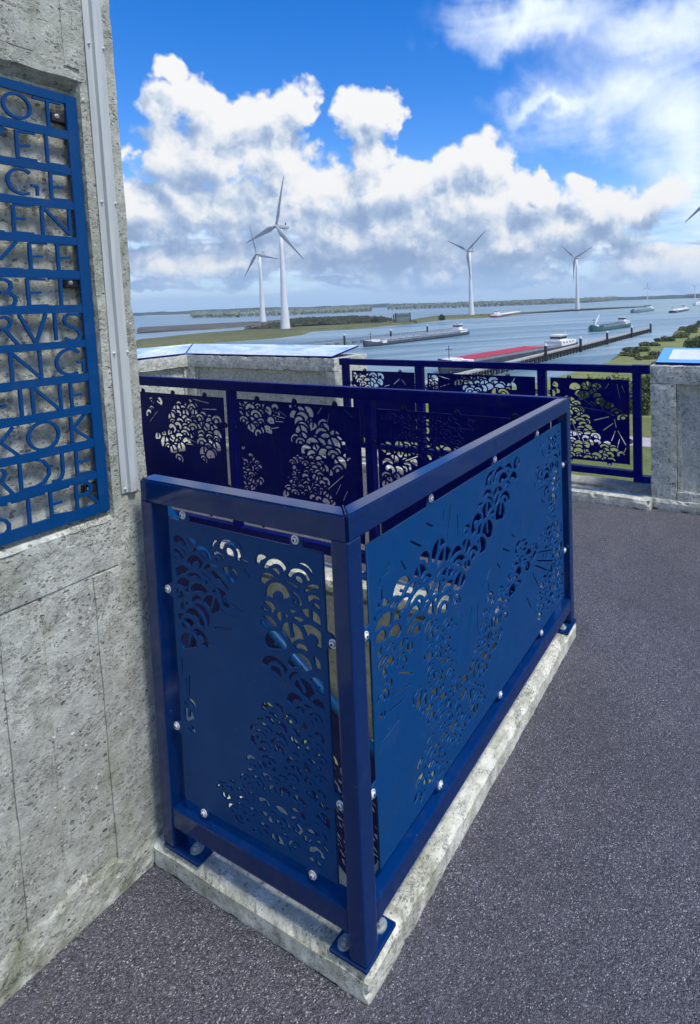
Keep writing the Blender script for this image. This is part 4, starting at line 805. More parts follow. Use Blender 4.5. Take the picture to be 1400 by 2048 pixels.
fake = {'c': [(0.05, [(0.3, -.9), (0.3, -.25), (0.9, -.3), (1.5, -.35), (2.0, -.5), (2.6, -.45), (2.6, -.8), (1.5, -.95)])],
        'r': [[(.4, -.16), (.55, -.2)], [(1.0, -.15), (1.1, -.22)], [(1.7, -.2), (1.85, -.16)]]}
sg = cut_sheet('side_guard', 0.25, 3.35, -1.0, -0.05, None, lambda u, v, n: np.stack([1.47 + n, u, v + 0.42 + 0.68 * (u - 2.94)], -1), SH, M['navy'], st, [], 0.005, 77, fake)
bm = B(); box(bm, 1.500, 1.545, 0.10, 4.35, -0.80, -0.424); box(bm, 0.05, 1.5, 4.302, 4.35, -0.80, -0.424); struct('well_edge', bm, M['pale'])
bm = B(); box(bm, -0.6, 3.2, -0.6, 5.4, -3.1, -2.9); struct('lower_landing', bm, M['parapet'])
# ================================================================== TALL CONCRETE WALL
def sx(x, z): return x - 0.0135 * (z - 1.65)      # the wall leans by under one degree
wall = thing('concrete_wall', 'tall weathered exposed-aggregate concrete wall carrying the blue letter screen, left', 'wall', (-0.5, WY, 0))
RX1, RZ0, RZ1 = -0.064, 1.082, 2.236
RW = 0.008              # recess for the letter screen
XE = 0.048
def panel_xz(name, x0, x1, z0, z1, y0, y1, seed, step=0.035, amp=0.0022, chip=0.004):
    bm = B(); rough_box(bm, x0, x1, y0, y1, z0, z1, step, amp, chip, seed)
    for v in bm.verts: v.co.x -= 0.0135 * (v.co.z - 1.65)
    return obj(name, bm, M['wall'], wall)
panel_xz('wall_core', -2.2, XE, -0.02, 4.2, WY + .0375, WY + 3.2, 1, 0.2, 0.0)
panel_xz('wall_face', RX1 + RW - .001, XE, -0.02, 4.2, WY, WY + .06, 2)                     # right margin strip
panel_xz('wall_face', -2.2, RX1 + .018, RZ1 + .016, 4.2, WY + 0.002, WY + .06, 3, .04)        # above the recess
# right strip is split above: shallow vertical board marks
panel_xz('board', -0.088, -0.050, RZ1 + .05, 4.2, WY - .0005, WY + .02, 5, .035, .0012, .001)
panel_xz('board', -1.0, -0.16, RZ1 + .06, 4.2, WY - .0002, WY + .02, 6, .04, .0012, .001)
panel_xz('wall_face', -2.2, RX1 + .018, 0.93, RZ0 - .016, WY + 0.001, WY + .06, 7)        # sill band
# lower zone, boards of unequal relief with grooves between
xs_ = [(-0.049, 0.0), (-0.128, 0.004), (-0.257, 0.0), (-0.352, 0.0045), (-0.50, 0.0), (-0.66, 0.004), (-0.9, 0), (-1.3, .003)]
for k in range(len(xs_) - 1):
    x1, dpt = xs_[k]; x0 = xs_[k + 1][0]
    top = 0.985 if k % 2 == 0 else 1.015
    panel_xz('board', x0 + .003, x1 - .003 + (.014 if k == 0 else 0), -0.02, top - .06, WY + dpt + .001, WY + .06, 10 + k, .022, 0.0024, 0.0016)
panel_xz('wall_face', -2.2, XE - .001, -0.02, 0.94, WY + .0068, WY + .06, 8, .05, .001)
b2 = bmesh.new(); n = 150; rows = []
for i in range(n + 1):
    x = -1.6 + (XE + .01 + 1.6) * i / n
    hgt = 0.13 + .05 * mnoise.noise(Vector((x * 6, 0, 0))) + .02 * mnoise.noise(Vector((x * 25, 3, 0)))
    row = []
    for j in range(9):
        z = -0.01 + hgt * j / 8; q = Vector((x * 26, 1, z * 26))
        out = (0.0045 * (1 - (j / 8) ** 3) + 0.004 * mnoise.noise(q) + .003 * mnoise.noise(q * 2.7)) if j < 8 else -0.004
        row.append(b2.verts.new((x - 0.0135 * (z - 1.65), WY - out, z)))
    rows.append(row)
for i in range(n):
    for j in range(8): b2.faces.new((rows[i][j], rows[i + 1][j], rows[i + 1][j + 1], rows[i][j + 1]))
bmesh.ops.recalc_face_normals(b2, faces=b2.faces[:])
bm = B(); join(bm, b2); obj('plinth', bm, M['wall_foot'], wall)
# chamfered reveals of the recess
def reveal(a, b_, c_, d):
    bm = B(); n = 40; g_ = []
    A_, B_, C_, D_ = map(Vector, (a, b_, c_, d))
    L = (B_ - A_).length; n = max(4, int(L / .02))
    for i in range(n + 1):
        row = []
        for j in range(5):
            p = (A_.lerp(B_, i / n)).lerp(D_.lerp(C_, i / n), j / 4)
            q = p + Vector((mnoise.noise(p * 30), mnoise.noise(p * 30 + Vector((5, 0, 0))), mnoise.noise(p * 30 + Vector((0, 5, 0))))) * 0.003
            q.x -= 0.0135 * (q.z - 1.65); row.append(bm.verts.new(q))
        g_.append(row)
    for i in range(n):
        for j in range(4): bm.faces.new((g_[i][j], g_[i + 1][j], g_[i + 1][j + 1], g_[i][j + 1]))
    bmesh.ops.recalc_face_normals(bm, faces=bm.faces[:])
    return obj('recess_edge', bm, M['wall'], wall)
RB = WY + .036
e = .019
reveal((RX1 + RW, WY + .001, RZ0 - e), (RX1 + RW, WY + .001, RZ1 + e), (RX1 + .002, RB, RZ1 - .002), (RX1 + .002, RB, RZ0 + .002))
reveal((RX1 + e, WY + .001, RZ1 + e), (-1.6, WY + .001, RZ1 + e), (-1.6, RB, RZ1 - .004), (RX1 - .004, RB, RZ1 - .004))
reveal((RX1 + e, WY + .001, RZ0 - e), (-1.6, WY + .001, RZ0 - e), (-1.6, RB, RZ0 + .004), (RX1 - .004, RB, RZ0 + .004))
# cable duct
duct = thing('cable_duct', 'ribbed aluminium cable duct running up the edge of the concrete wall', 'duct', (0, WY, 1.13))
b2 = bmesh.new()
prof = [(-.030, 0), (-.030, -.003), (-.0135, -.0035), (-.011, -.014), (.006, -.0145), (.0085, -.0105), (.0095, -.0045), (.0205, -.003), (.0205, 0)]
zs = [1.128, 4.1]; rows = []
for z in zs: rows.append([b2.verts.new((sx(x - .0025, z), WY + y - .0015, z)) for x, y in prof])
for j in range(len(prof) - 1): b2.faces.new((rows[0][j], rows[0][j + 1], rows[1][j + 1], rows[1][j]))
b2.faces.new(rows[0]); b2.faces.new(rows[1][::-1]); bmesh.ops.recalc_face_normals(b2, faces=b2.faces[:])
bm = B(); join(bm, b2); obj('duct_cover', bm, M['alu'], duct)
for z in (1.14, 1.527, 1.943, 2.362, 2.78):
    for x in (-.0235, .0155):
        if z < 1.2 and x > 0: continue
        bolt(duct, (sx(x, z), WY - .0045, z), (0, -1, 0), 0.0036)
# ================================================================== LETTER SCREEN
SY = 0.795
sign = thing('letter_screen', 'blue steel screen of cut-out letters in rows, set in the wall recess', 'sign', (-0.1, SY, 1.09))
XL = -0.62
def shear_bm(bm):
    return bm
inner = lambda z: -0.0835 - 0.0125 * (z - 1.2); outer = lambda z: -0.055 - 0.0125 * (z - 1.2)
for k, (z1, z0) in enumerate(D['bars']):
    nm = 'frame_bar' if k in (0, len(D['bars']) - 1) else 'text_bar'
    zz = (z0 - (0.0 if k < 12 else 0.0), z1)
    xr0, xr1 = inner(z0), inner(z1)
    obj(nm, xz_prism(B(), [(XL, z0), (xr0 + .002, z0), (xr1 + .002, z1), (XL, z1)], SY, SY + .008), M['blue'], sign)
z0, z1 = D['bars'][-1][1], D['bars'][0][0]
obj('frame_bar', xz_prism(B(), [(inner(z0), z0), (outer(z0), z0), (outer(z1), z1), (inner(z1), z1)], SY - .0008, SY + .0088, 0.0008), M['blue'], sign)
obj('frame_bar', xz_prism(B(), [(XL - .03, z0), (XL, z0), (XL, z1), (XL - .03, z1)], SY - .0008, SY + .0088), M['blue'], sign)
for ch, strokes in D['letters']:
    bm = B()
    for q, pts in enumerate(strokes):
        ribbon(bm, pts, 0.0072 if len(pts) > 2 or abs(pts[0][1] - pts[1][1]) > .03 else 0.0058, SY + .0004 + .0002 * q, SY + .0078 - .0002 * q)
    o = obj('letter', bm, M['blue'], sign); o['label'] = 'letter ' + ch
for (x, z) in ((-0.112, 2.153), (-0.108, 1.722), (-0.098, 1.163)):
    br = obj('bracket', box(B(), x - .014, x + .024, SY + .009, RB + .004, z - .013, z + .011, .003), M['black'], sign)
    bolt(br, (x - .003, SY + .009, z + .001), (0, -1, 0), 0.0055)

# ================================================================== FAR FENCE
ff = thing('guard_railing', 'dark blue railing with laser-cut panels between the two concrete parapet blocks', 'railing', (XFF, 1.4, 0.1))
FX = XFF
def fbox(name, y0, y1, z0, z1, x0=FX, x1=FX + .055, mat='navy', bev=.004): return obj(name, box(B(), x0, x1, y0, y1, z0, z1, bev), M[mat], ff)
fbox('top_rail', 0.035, 2.885, 1.045, 1.103)
fbox('top_rail', -0.03, 0.1, 1.04, 1.108, FX - .004, FX + .059); fbox('top_rail', 2.86, 2.96, 1.04, 1.108, FX - .004, FX + .059)
fbox('bottom_rail', 0.10, 2.88, 0.222, 0.275)
fbox('bottom_rail', -0.03, 0.035, 0.19, 0.245)
for y0, y1 in ((0.035, 0.098), (0.80, 0.872), (1.995, 2.075), (2.87, 2.935)):
    fbox('post', y0, y1, 0.19 if y0 < .1 else 0.1, 1.045, FX + .0015, FX + .0535)
for k, (a, b_, key) in enumerate(((0.13, 0.77, 'far2'), (0.905, 1.962, 'far1'), (2.105, 2.84, 'far0'))):
    m1, m2 = a + (.16 if k != 1 else .25), b_ - (.16 if k != 1 else .25)
    s = cut_sheet('cut_panel', a, b_, 0.315, 0.985, key, mX(3.605), .005, M['navy'], ff,
                  [('t', m1), ('t', m2), ('b', m1), ('b', m2), ('l', .5), ('l', .86), ('r', .5), ('r', .86)], 0.004, 51 + k)
    for (y, z) in ((m1, 1.0), (m2, 1.0), (m1, .297), (m2, .297), (a - .015, .5), (a - .015, .86), (b_ + .015, .5), (b_ + .015, .86)):
        bolt(s, (3.602, y, z), (-1, 0, 0), 0.011)
fk = thing('kerb', 'weathered concrete kerb below the far blue railing', 'kerb', (3.6, 1.4, 0))
bm = B(); rough_box(bm, 3.50, 3.80, -0.04, 3.0, -0.02, 0.082, .03, .004, .014, 9); obj('kerb_section', bm, M['kerb'], fk)
bm = B(); rough_box(bm, 3.66, 3.86, -0.04, 3.0, 0.05, 0.108, .05, .003, .008, 10); obj('kerb_edge', bm, M['pale'], fk)

# ================================================================== PARAPET BLOCKS AND INFO BOARDS
def parapet(label, ax, a0, a1, face, depth, zt, sgn, loc, margins=(0.19, 0.19), seed=20):
    """block whose inner face has a recessed panel. ax='y': runs along y, face at x=face, body towards +x"""
    th = thing('parapet_block', label, 'parapet', loc)
    def bx(u0, u1, n0, n1, z0, z1, nm, sd, step=.045, amp=.003, chip=.009):
        bm = B()
        if ax == 'y': rough_box(bm, face + n0, face + n1, u0, u1, z0, z1, step, amp, chip, sd)
        else: rough_box(bm, u0, u1, face + n0, face + n1, z0, z1, step, amp, chip, sd)
        return obj(nm, bm, M['parapet'], th)
    rd = .055
    bx(a0, a1, rd, depth, 0, zt - .001, 'block_core', seed, .1, 0)
    bx(a0, a0 + margins[0], 0, rd + .01, 0.0, zt - .135, 'jamb', seed + 1)
    bx(a1 - margins[1], a1, 0, rd + .01, 0.0, zt - .135, 'jamb', seed + 2)
    bx(a0, a1, 0.0, rd + .01, zt - .137, zt, 'lintel', seed + 3)
    bx(a0 + margins[0] - .002, a1 - margins[1] + .002, 0.001, rd + .01, 0, 0.145, 'sill', seed + 4)
    bm = B()
    if ax == 'y': rough_box(bm, face - .022, face + .02, a0 - .004, a1 + .004, -0.01, .085, .035, .006, .02, seed + 5)
    else: rough_box(bm, a0 - .004, a1 + .004, face - .022, face + .02, -0.01, .085, .035, .006, .02, seed + 5)
    obj('plinth', bm, M['kerb'], th)
    # stepped inner frame of the recess
    for (u0, u1, z0, z1) in ((a0 + margins[0], a0 + margins[0] + .03, .145, zt - .137), (a1 - margins[1] - .03, a1 - margins[1], .145, zt - .137)):
        bx(u0 - .002, u1, rd * .55, rd + .008, z0 - .002, z1 + .002, 'inner_frame', seed + 6, .05, .001, .003)
    return th
parapet('grey concrete parapet block with recessed face, under the blue-framed info board on the right', 'y', -3.2, -0.03, 3.584, 0.6, 1.105, 1, (3.6, -1.5, 0))
parapet('long concrete parapet block left of the far railing, under the wide panorama board', 'y', 3.06, 5.30, 3.60, 0.55, 1.10, 1, (3.6, 4.2, 0), (.12, .1), 30)
parapet('concrete parapet block beyond the stair well, at the left edge behind the wall', 'x', 1.2, 3.62, 5.30, 0.55, 1.099, 1, (2.4, 5.4, 0), (.2, .02), 40)
def mat_board(name, kind):
    m, t, b = material(name)
    tc_ = t.N.new('ShaderNodeTexCoord'); G_ = tc_.outputs['UV']
    sp_ = t.N.new('ShaderNodeSeparateXYZ'); t.put(sp_.inputs[0], G_); u, v = sp_.outputs[0], sp_.outputs[1]
    if kind == 'pano':
        n = t.noise(t.vec('MULTIPLY', G_, (7, 2.4, 1)), 1.0, 7, 0.62, 0.6)
        c = t.ramp(n, [(0.36, (0.22, 0.40, 0.72)), (0.5, (0.42, 0.58, 0.82)), (0.64, (0.76, 0.82, 0.90))])
        low_ = t.math('MULTIPLY', t.sstep(v, .30, .24), t.sstep(v, .02, .05))
        n2 = t.noise(t.vec('MULTIPLY', G_, (40, 3, 1)), 1.0, 4, 0.6)
        c = t.mix(low_, c, t.ramp(n2, [(0.4, (0.36, 0.48, 0.62)), (0.6, (0.66, 0.66, 0.70))]))
    else:
        c = (0.13, 0.38, 0.74)
        inner_ = t.math('MULTIPLY', t.math('MULTIPLY', t.sstep(u, .075, .08), t.sstep(u, .965, .96)), t.math('MULTIPLY', t.sstep(v, .20, .215), t.sstep(v, .90, .885)))
        ln = t.math('PINGPONG', t.math('MULTIPLY', v, 14.0), 0.5)
        wd = t.noise(t.vec('MULTIPLY', G_, (60, 14, 1)), 1.0, 2, 0.5)
        tx = t.math('MULTIPLY', t.math('MULTIPLY', t.sstep(ln, .30, .34), t.sstep(wd, .44, .48)), t.math('MULTIPLY', t.sstep(u, .14, .15), t.sstep(u, .82, .8)))
        c = t.mix(inner_, c, t.mix(t.math('MULTIPLY', tx, .35), (0.70, 0.73, 0.78), (0.25, 0.30, 0.42)))
    t.put(b.inputs['Base Color'], c); b.inputs['Roughness'].default_value = 0.28
    b.inputs['Coat Weight'].default_value = 0.3; b.inputs['Coat Roughness'].default_value = 0.08
    return m
M['pano'] = mat_board('panorama_print', 'pano'); M['info'] = mat_board('info_print', 'info')
def board(label, a, b_, c_, d, mat, legs):
    """info board: corners front-left, front-right, back-right, back-left"""
    q = [Vector(p) for p in (a, b_, c_, d)]; loc = sum(q, Vector()) / 4
    th = thing('info_board', label, 'info board', (loc.x, loc.y, 1.1))
    nrm = (q[1] - q[0]).cross(q[3] - q[0]).normalized()
    bm = B(); lo = [bm.verts.new(p - nrm * .014) for p in q]; hi = [bm.verts.new(p) for p in q]
    for k in range(4): bm.faces.new((lo[k], lo[(k + 1) % 4], hi[(k + 1) % 4], hi[k]))
    bm.faces.new(lo[::-1]); bm.faces.new(hi); bmesh.ops.recalc_face_normals(bm, faces=bm.faces[:])
    obj('backing_plate', bm, M['navy'], th)
    i_ = 0.004; me = bpy.data.meshes.new('print'); cc = sum(q, Vector()) / 4
    vs = [p + (cc - p).normalized() * i_ + nrm * .0015 for p in q]
    me.from_pydata([tuple(v) for v in vs], [], [(0, 1, 2, 3)]); uv = me.uv_layers.new(name='uv')
    for k, co in enumerate(((0, 0), (1, 0), (1, 1), (0, 1))): uv.data[k].uv = co
    me.materials.append(mat); o = bpy.data.objects.new('printed_face', me); COL.objects.link(o); attach(o, th)
    for p in legs:
        obj('support', box(B(), p[0] - .03, p[0] + .03, p[1] - .03, p[1] + .03, 1.09, p[2], .003), M['navy'], th)
board('tilted info board with blue border and pale text, on the right parapet block', (3.66, -0.06, 1.122), (3.66, -1.1, 1.122), (4.06, -1.1, 1.20), (4.06, -0.06, 1.20), M['info'], [(3.9, -.3, 1.155), (3.9, -.9, 1.155)])
board('wide tilted panorama board of sky and water, on the long left parapet block', (3.62, 5.34, 1.118), (3.62, 3.10, 1.118), (4.06, 3.10, 1.195), (4.06, 5.78, 1.195), M['pano'], [(3.9, 3.4, 1.15), (3.9, 4.4, 1.15)])
board('tilted panorama board cut off by the wall, around the corner from the wide one', (1.4, 5.352, 1.118), (3.612, 5.352, 1.118), (4.05, 5.79, 1.195), (1.4, 5.79, 1.195), M['pano'], [(2.0, 5.6, 1.15), (3.2, 5.6, 1.15)])
# ================================================================== WIND TURBINES
def blade_mesh(Rb, phi, hx, hy):
    """one blade in the rotor plane; hx = in-plane horizontal unit, hy = rotor axis unit"""
    bm = B(); up = Vector((0, 0, 1)); d = hx * math.sin(phi) + up * math.cos(phi); sd = hx * math.cos(phi) - up * math.sin(phi)
    k = Rb / 40.0
    secs = [(1.2, 1.0, .95, 0), (3.0, 1.1, .85, .1), (6.5, 2.0, .55, .35), (9.5, 2.25, .42, .5), (15, 1.75, .3, .4), (24, 1.15, .2, .22), (33, .72, .12, .1), (38.5, .42, .07, .05), (40, .12, .04, 0)]
    prev = None
    for r_, ch, th_, off in secs:
        c_ = d * r_ * k + sd * off * k - hy * (0.002 * r_ * r_ * .35 * k)
        tw = R(max(0, 14 - r_ * .4)); s2 = sd * math.cos(tw) + hy * math.sin(tw); n2 = hy * math.cos(tw) - sd * math.sin(tw)
        ring = [bm.verts.new(c_ + s2 * math.cos(a) * ch * k + n2 * math.sin(a) * th_ * k) for a in [i * math.pi / 4 for i in range(8)]]
        if prev:
            for i in range(8): bm.faces.new((prev[i], prev[(i + 1) % 8], ring[(i + 1) % 8], ring[i]))
        else: bm.faces.new(ring[::-1])
        prev = ring
    bm.faces.new(prev); bmesh.ops.recalc_face_normals(bm, faces=bm.faces[:])
    return bm
TL = ['tall white wind turbine standing nearest, on the dike, rotor turned left',
      'white wind turbine just behind and left of the nearest one',
      'white wind turbine in mid picture at the end of the dike, one blade hanging down',
      'smaller white wind turbine right of the middle, standing on the breakwater',
      'wind turbine at the right edge of the picture, only one blade tip in view',
      'tiny distant wind turbine on the horizon beyond the beacon',
      'tiny distant wind turbine on the far right horizon']
for k, ((x, y), zb, hub, Rb, psi, phi, dist) in enumerate(D['turb']):
    base = Vector((x, y, ZW + zb - .9)); hub = hub + .9
    th = thing('wind_turbine', TL[k], 'wind turbine', base, 'wind turbines along the water')
    dv = (base - CAMP); theta = math.atan2(dv.y, dv.x); axa = theta + math.pi - R(psi)
    hy = Vector((math.cos(axa), math.sin(axa), 0)); hx = Vector((math.cos(axa + math.pi / 2), math.sin(axa + math.pi / 2), 0))
    s = hub / 84.0
    bm = B(); prev = None; n = 24
    for z, r_ in ((0, 4.0), (3, 3.75), (10, 3.35), (18, 2.95), (36, 2.3), (50, 1.95), (66, 1.65), (82.3, 1.3)):
        ring = [bm.verts.new(base + Vector((math.cos(2 * math.pi * i / n) * r_ * s, math.sin(2 * math.pi * i / n) * r_ * s, z * s))) for i in range(n)]
        if prev:
            for i in range(n): bm.faces.new((prev[i], prev[(i + 1) % n], ring[(i + 1) % n], ring[i]))
        prev = ring
    bm.faces.new(prev); obj('tower', bm, M['turb'], th, True)
    T0 = base + Vector((0, 0, hub)); side = Vector((-hy.y, hy.x, 0))
    bm = B(); prev = None
    for d_, rw, rh in ((3.2, 1.5, 1.6), (1.5, 1.8, 1.8), (-2, 1.9, 1.9), (-6.5, 1.6, 1.6), (-8.2, 1.1, 1.1)):
        ring = [bm.verts.new(T0 + hy * d_ * s + side * math.copysign(abs(math.cos(a)) ** .6, math.cos(a)) * rw * s + Vector((0, 0, math.copysign(abs(math.sin(a)) ** .6, math.sin(a)) * rh * s))) for a in [i * math.pi / 6 for i in range(12)]]
        if prev:
            for i in range(12): bm.faces.new((prev[i], prev[(i + 1) % 12], ring[(i + 1) % 12], ring[i]))
        else: bm.faces.new(ring)
        prev = ring
    bm.faces.new(prev); bmesh.ops.recalc_face_normals(bm, faces=bm.faces[:]); nac = obj('nacelle', bm, M['blade'], th, False)
    if dist < 1000:
        a = T0 - hy * 5.5 * s + Vector((0, 0, 1.4 * s)); bm = B(); cyl(bm, a, a + Vector((0, 0, 2.2 * s)), .5 * s, .5 * s, 8); obj('vane_mast', bm, M['black'], nac)
    H = T0 + hy * 4.6 * s; bm = B()
    for (d0, r0, d1, r1) in ((-1.6, 1.45, .4, 1.6), (.4, 1.6, 1.6, 1.2), (1.6, 1.2, 2.4, .3)):
        cyl(bm, H + hy * d0 * s, H + hy * d1 * s, r0 * s, r1 * s, 14)
    obj('hub', bm, M['blade'], th, True)
    for q in range(3):
        bm = blade_mesh(Rb, R(phi + 120 * q), hx, hy); bmesh.ops.translate(bm, verts=bm.verts, vec=H)
        obj('blade', bm, M['blade'], th, True)

# ================================================================== SHIPS
def ship(label, bow, stern, width, hull, hatch, hatch_part=(.12, .82), cabin_h=4.2, free=2.0, crane=False, group='barges on the water', name='cargo_barge', bowwhite=False, empty_part=None, flat=0.0):
    bow = Vector((*bow, ZW)); stern = Vector((*stern, ZW)); L = (stern - bow).length; u = (stern - bow) / L; v = Vector((-u.y, u.x, 0)); z = Vector((0, 0, 1))
    th = thing(name, label, 'barge', (bow + stern) / 2, group)
    Pt = lambda a, b_, c_: bow + u * a + v * b_ + z * c_
    w2 = width / 2; bl = min(L * .10, 9)
    bm = B(); prev = None
    secs = [(0, .12, 1.7), (bl * .3, .55, 1.35), (bl * .7, .9, 1.1), (bl * 1.1, 1, 1), (L * .5, 1, .96), (L * .88, 1, 1.0), (L * .96, .92, 1.1), (L, .7, 1.12)]
    for a, ww, hh in secs:
        ring = [bm.verts.new(Pt(a + (.06 * bl if c_ < 0 else 0) * (1 if a < bl else 0), b_ * ww * w2, c_ * (free * hh if c_ > 0 else 1))) for b_, c_ in ((-.85, -.4), (-1, .35), (-1, 1), (1, 1), (1, .35), (.85, -.4))]
        if prev:
            for i in range(6): bm.faces.new((prev[i], prev[(i + 1) % 6], ring[(i + 1) % 6], ring[i]))
        else: bm.faces.new(ring)
        prev = ring
    bm.faces.new(prev); bmesh.ops.recalc_face_normals(bm, faces=bm.faces[:]); obj('hull', bm, hull, th)
    def bx(nm, a0, a1, b0, b1, c0, c1, mat, par=th, inset=0):
        bm = B(); lo = [Pt(a0, b0, c0), Pt(a1, b0, c0), Pt(a1, b1, c0), Pt(a0, b1, c0)]
        hi = [Pt(a0 + inset, b0 + inset, c1), Pt(a1 - inset, b0 + inset, c1), Pt(a1 - inset, b1 - inset, c1), Pt(a0 + inset, b1 - inset, c1)]
        a = [bm.verts.new(p) for p in lo]; b_ = [bm.verts.new(p) for p in hi]
        for k in range(4): bm.faces.new((a[k], a[(k + 1) % 4], b_[(k + 1) % 4], b_[k]))
        bm.faces.new(a[::-1]); bm.faces.new(b_); bmesh.ops.recalc_face_normals(bm, faces=bm.faces[:]); return obj(nm, bm, mat, par)
    h0, h1 = hatch_part[0] * L, hatch_part[1] * L
    co = bx('coaming', h0, h1, -w2 * .86, w2 * .86, free * .9, free + .8, M['hatchgrey'])
    if hatch:
        n = max(3, int((h1 - h0) / 6)); st_ = (h1 - h0) / n
        for k in range(n):
            if empty_part and empty_part[0] < (k + .5) / n < empty_part[1]: continue
            bx('hatch_cover', h0 + k * st_ + .12, h0 + (k + 1) * st_ - .12, -w2 * .88, w2 * .88, free + .8, free + 1.5 - flat, hatch, co, .5 - flat * .7)
    else:
        bx('hold', h0 + .3, h1 - .3, -w2 * .78, w2 * .78, free + .6, free + .82, M['black'], co)
    a0, a1 = h1 + L * .02, L * .965
    bx('deckhouse', a0, a1, -w2 * .78, w2 * .78, free * .9, free + 1.7, M['white'])
    wh = bx('wheelhouse', a0 + (a1 - a0) * .15, a0 + (a1 - a0) * .6, -w2 * .45, w2 * .45, free + 1.7, free + cabin_h, M['white'])
    c0 = a0 + (a1 - a0) * .15
    bx('window_band', c0 - .05, c0 + (a1 - a0) * .45 + .05, -w2 * .45 - .06, w2 * .45 + .06, free + cabin_h - 1.3, free + cabin_h - .45, M['glass'], wh)
    bx('roof', c0 - .4, c0 + (a1 - a0) * .45 + .4, -w2 * .52, w2 * .52, free + cabin_h, free + cabin_h + .18, M['white'], wh)
    n = 4
    for k in range(n):
        q = a0 + (a1 - a0) * (.08 + .84 * (k + .2) / n)
        bx('porthole', q, q + .8, -w2 * .78 - .05, w2 * .78 + .05, free + .9, free + 1.35, M['glass'])
    bx('bow_deck', bl * .35, bl * 1.0, -w2 * .5, w2 * .5, free * 1.05, free * 1.15 + .9, M['white'])
    if bowwhite: bx('bulwark', bl * .9, bl * 1.25, -w2 * 1.01, w2 * 1.01, free * .75, free * 1.1 + .5, M['white'])
    bm = B(); cyl(bm, Pt(bl * .55, 0, free), Pt(bl * .55, 0, free + 5.0), .14, .1, 6); cyl(bm, Pt(bl * .55, -1.2, free + 4), Pt(bl * .55, 1.2, free + 4), .08, .08, 6); obj('mast', bm, M['black'], th)
    bm = B(); cyl(bm, Pt(a1 - 1.5, 0, free + 1.7), Pt(a1 - 1.5, 0, free + 5.2), .1, .08, 6); obj('stern_mast', bm, M['white'], th)
    if crane:
        bm = B(); cyl(bm, Pt(bl * 1.0, 0, free), Pt(bl * 1.0, 0, free + 2.6), .35, .3, 8); cyl(bm, Pt(bl * 1.0, 0, free + 2.4), Pt(bl * 2.0, 0, free + 7), .28, .2, 8); obj('deck_crane', bm, M['white'], th)
    return th
ship('long grey barge with white bow and stern house, moored at the left jetty', D['bargeL'][0], D['bargeL'][1], 9.5, M['hullgrey'], M['hatchgrey'], (.1, .86), 4.6, 1.7, bowwhite=True, empty_part=(.42, .58))
ship('dark barge with bright red hatch covers moored behind the timber pier', (138, 79.5), (219, 67.0), 9.0, M['hullgrey'], M['hatchred'], (.13, .80), 3.6, 2.5, bowwhite=True, empty_part=(.74, 1.0), flat=.55)
ship('dark green open barge with bow crane passing the pier head', D['green'][0], D['green'][1], 8.5, M['hullgreen'], None, (.16, .80), 4.0, 2.4, crane=True)
ship('pale blue-green cargo barge sailing beyond the breakwater end', D['teal'][0], D['teal'][1], 10, M['hullteal'], M['hatchgrey'], (.1, .8), 5.0, 2.6)
ship('small white vessel with dark hull on the right, seen past the pale barge', D['white'][0], D['white'][1], 9, M['black'], M['white'], (.2, .75), 5.0, 1.6, bowwhite=True)
p0, p1 = Vector(D['redship'][0]), Vector(D['redship'][1])
ship('white barge with red waterline lying at the end of the dike', p0 + (p1 - p0) * .97, p0, 9.5, M['rust'], M['white'], (.1, .8), 6.0, 1.8)
ship('white fast boat with wake at the far right edge', D['fast'][0], D['fast'][1], 10, M['white'], M['white'], (.2, .6), 7, 3.0, name='motor_boat')

# ================================================================== PIERS
def wharf(name, label, a, b_, step, ztop, mat, matb, panels=True, width=2.2):
    a = Vector((*a, 0)); b_ = Vector((*b_, 0)); L = (b_ - a).length; u = (b_ - a) / L; v = Vector((-u.y, u.x, 0))
    th = thing(name, label, 'pier', (a.x, a.y, ZW))
    def bar(nm, s0, s1, n0, n1, z0, z1, m_):
        bm = B(); pr = [a + u * s0 + v * n0, a + u * s1 + v * n0, a + u * s1 + v * n1, a + u * s0 + v * n1]
        prism(bm, [(p.x, p.y) for p in pr], z0, z1); bmesh.ops.recalc_face_normals(bm, faces=bm.faces[:]); return obj(nm, bm, m_, th)
    bar('deck', 0, L, 0, width, ZW + ztop - .35, ZW + ztop, matb)
    bar('waling', 0, L, -.25, -.01, ZW + .5, ZW + .95, matb)
    n = int(L / step); src = None
    for k in range(n + 1):
        s = k * step
        if src is None:
            src = bar('pile', 0, .55, -.75, -.26, ZW - 1, ZW + ztop - .36, mat); src2 = bar('fender_post', 1.6, 2.0, -.62, -.26, ZW + .3, ZW + ztop - .36, mat)
        else:
            for q in (src, src2):
                c_ = q.copy(); COL.objects.link(c_); c_.location = q.location + u * s
    bar('rear_beam', 0, L, width * .8, width * 1.0, ZW + .4, ZW + .9, mat)
    return th, a, u, v, L
wharf('timber_pier', 'long dark timber pier with pale deck edge, in front of the red-hatched barge', (96, 66.0), (321.5, 55.8), 3.2, 2.3, M['dark'], M['plankpale'])
th, a, u, v, L = wharf('jetty', 'low grey jetty with railings behind the long grey barge', (195, 192), D['jettyL'][1], 6.0, 1.6, M['plank'], M['hatchgrey'], width=1.6)
for s_ in (0.0, 1.5):
    bm = B(); A1 = a + v * s_ + Vector((0, 0, ZW + 1.6)); 
    for zz in (.55, 1.1): cyl(bm, A1 + Vector((0, 0, zz)), A1 + u * L + Vector((0, 0, zz)), .05, .05, 6)
    obj('handrail', bm, M['plank'], th)
    bm = B(); cyl(bm, A1, A1 + Vector((0, 0, 1.1)), .06, .06, 6); src = obj('railing_post', bm, M['plank'], th)
    for k in range(1, int(L / 2.5)):
        c_ = src.copy(); COL.objects.link(c_); c_.location = src.location + u * k * 2.5
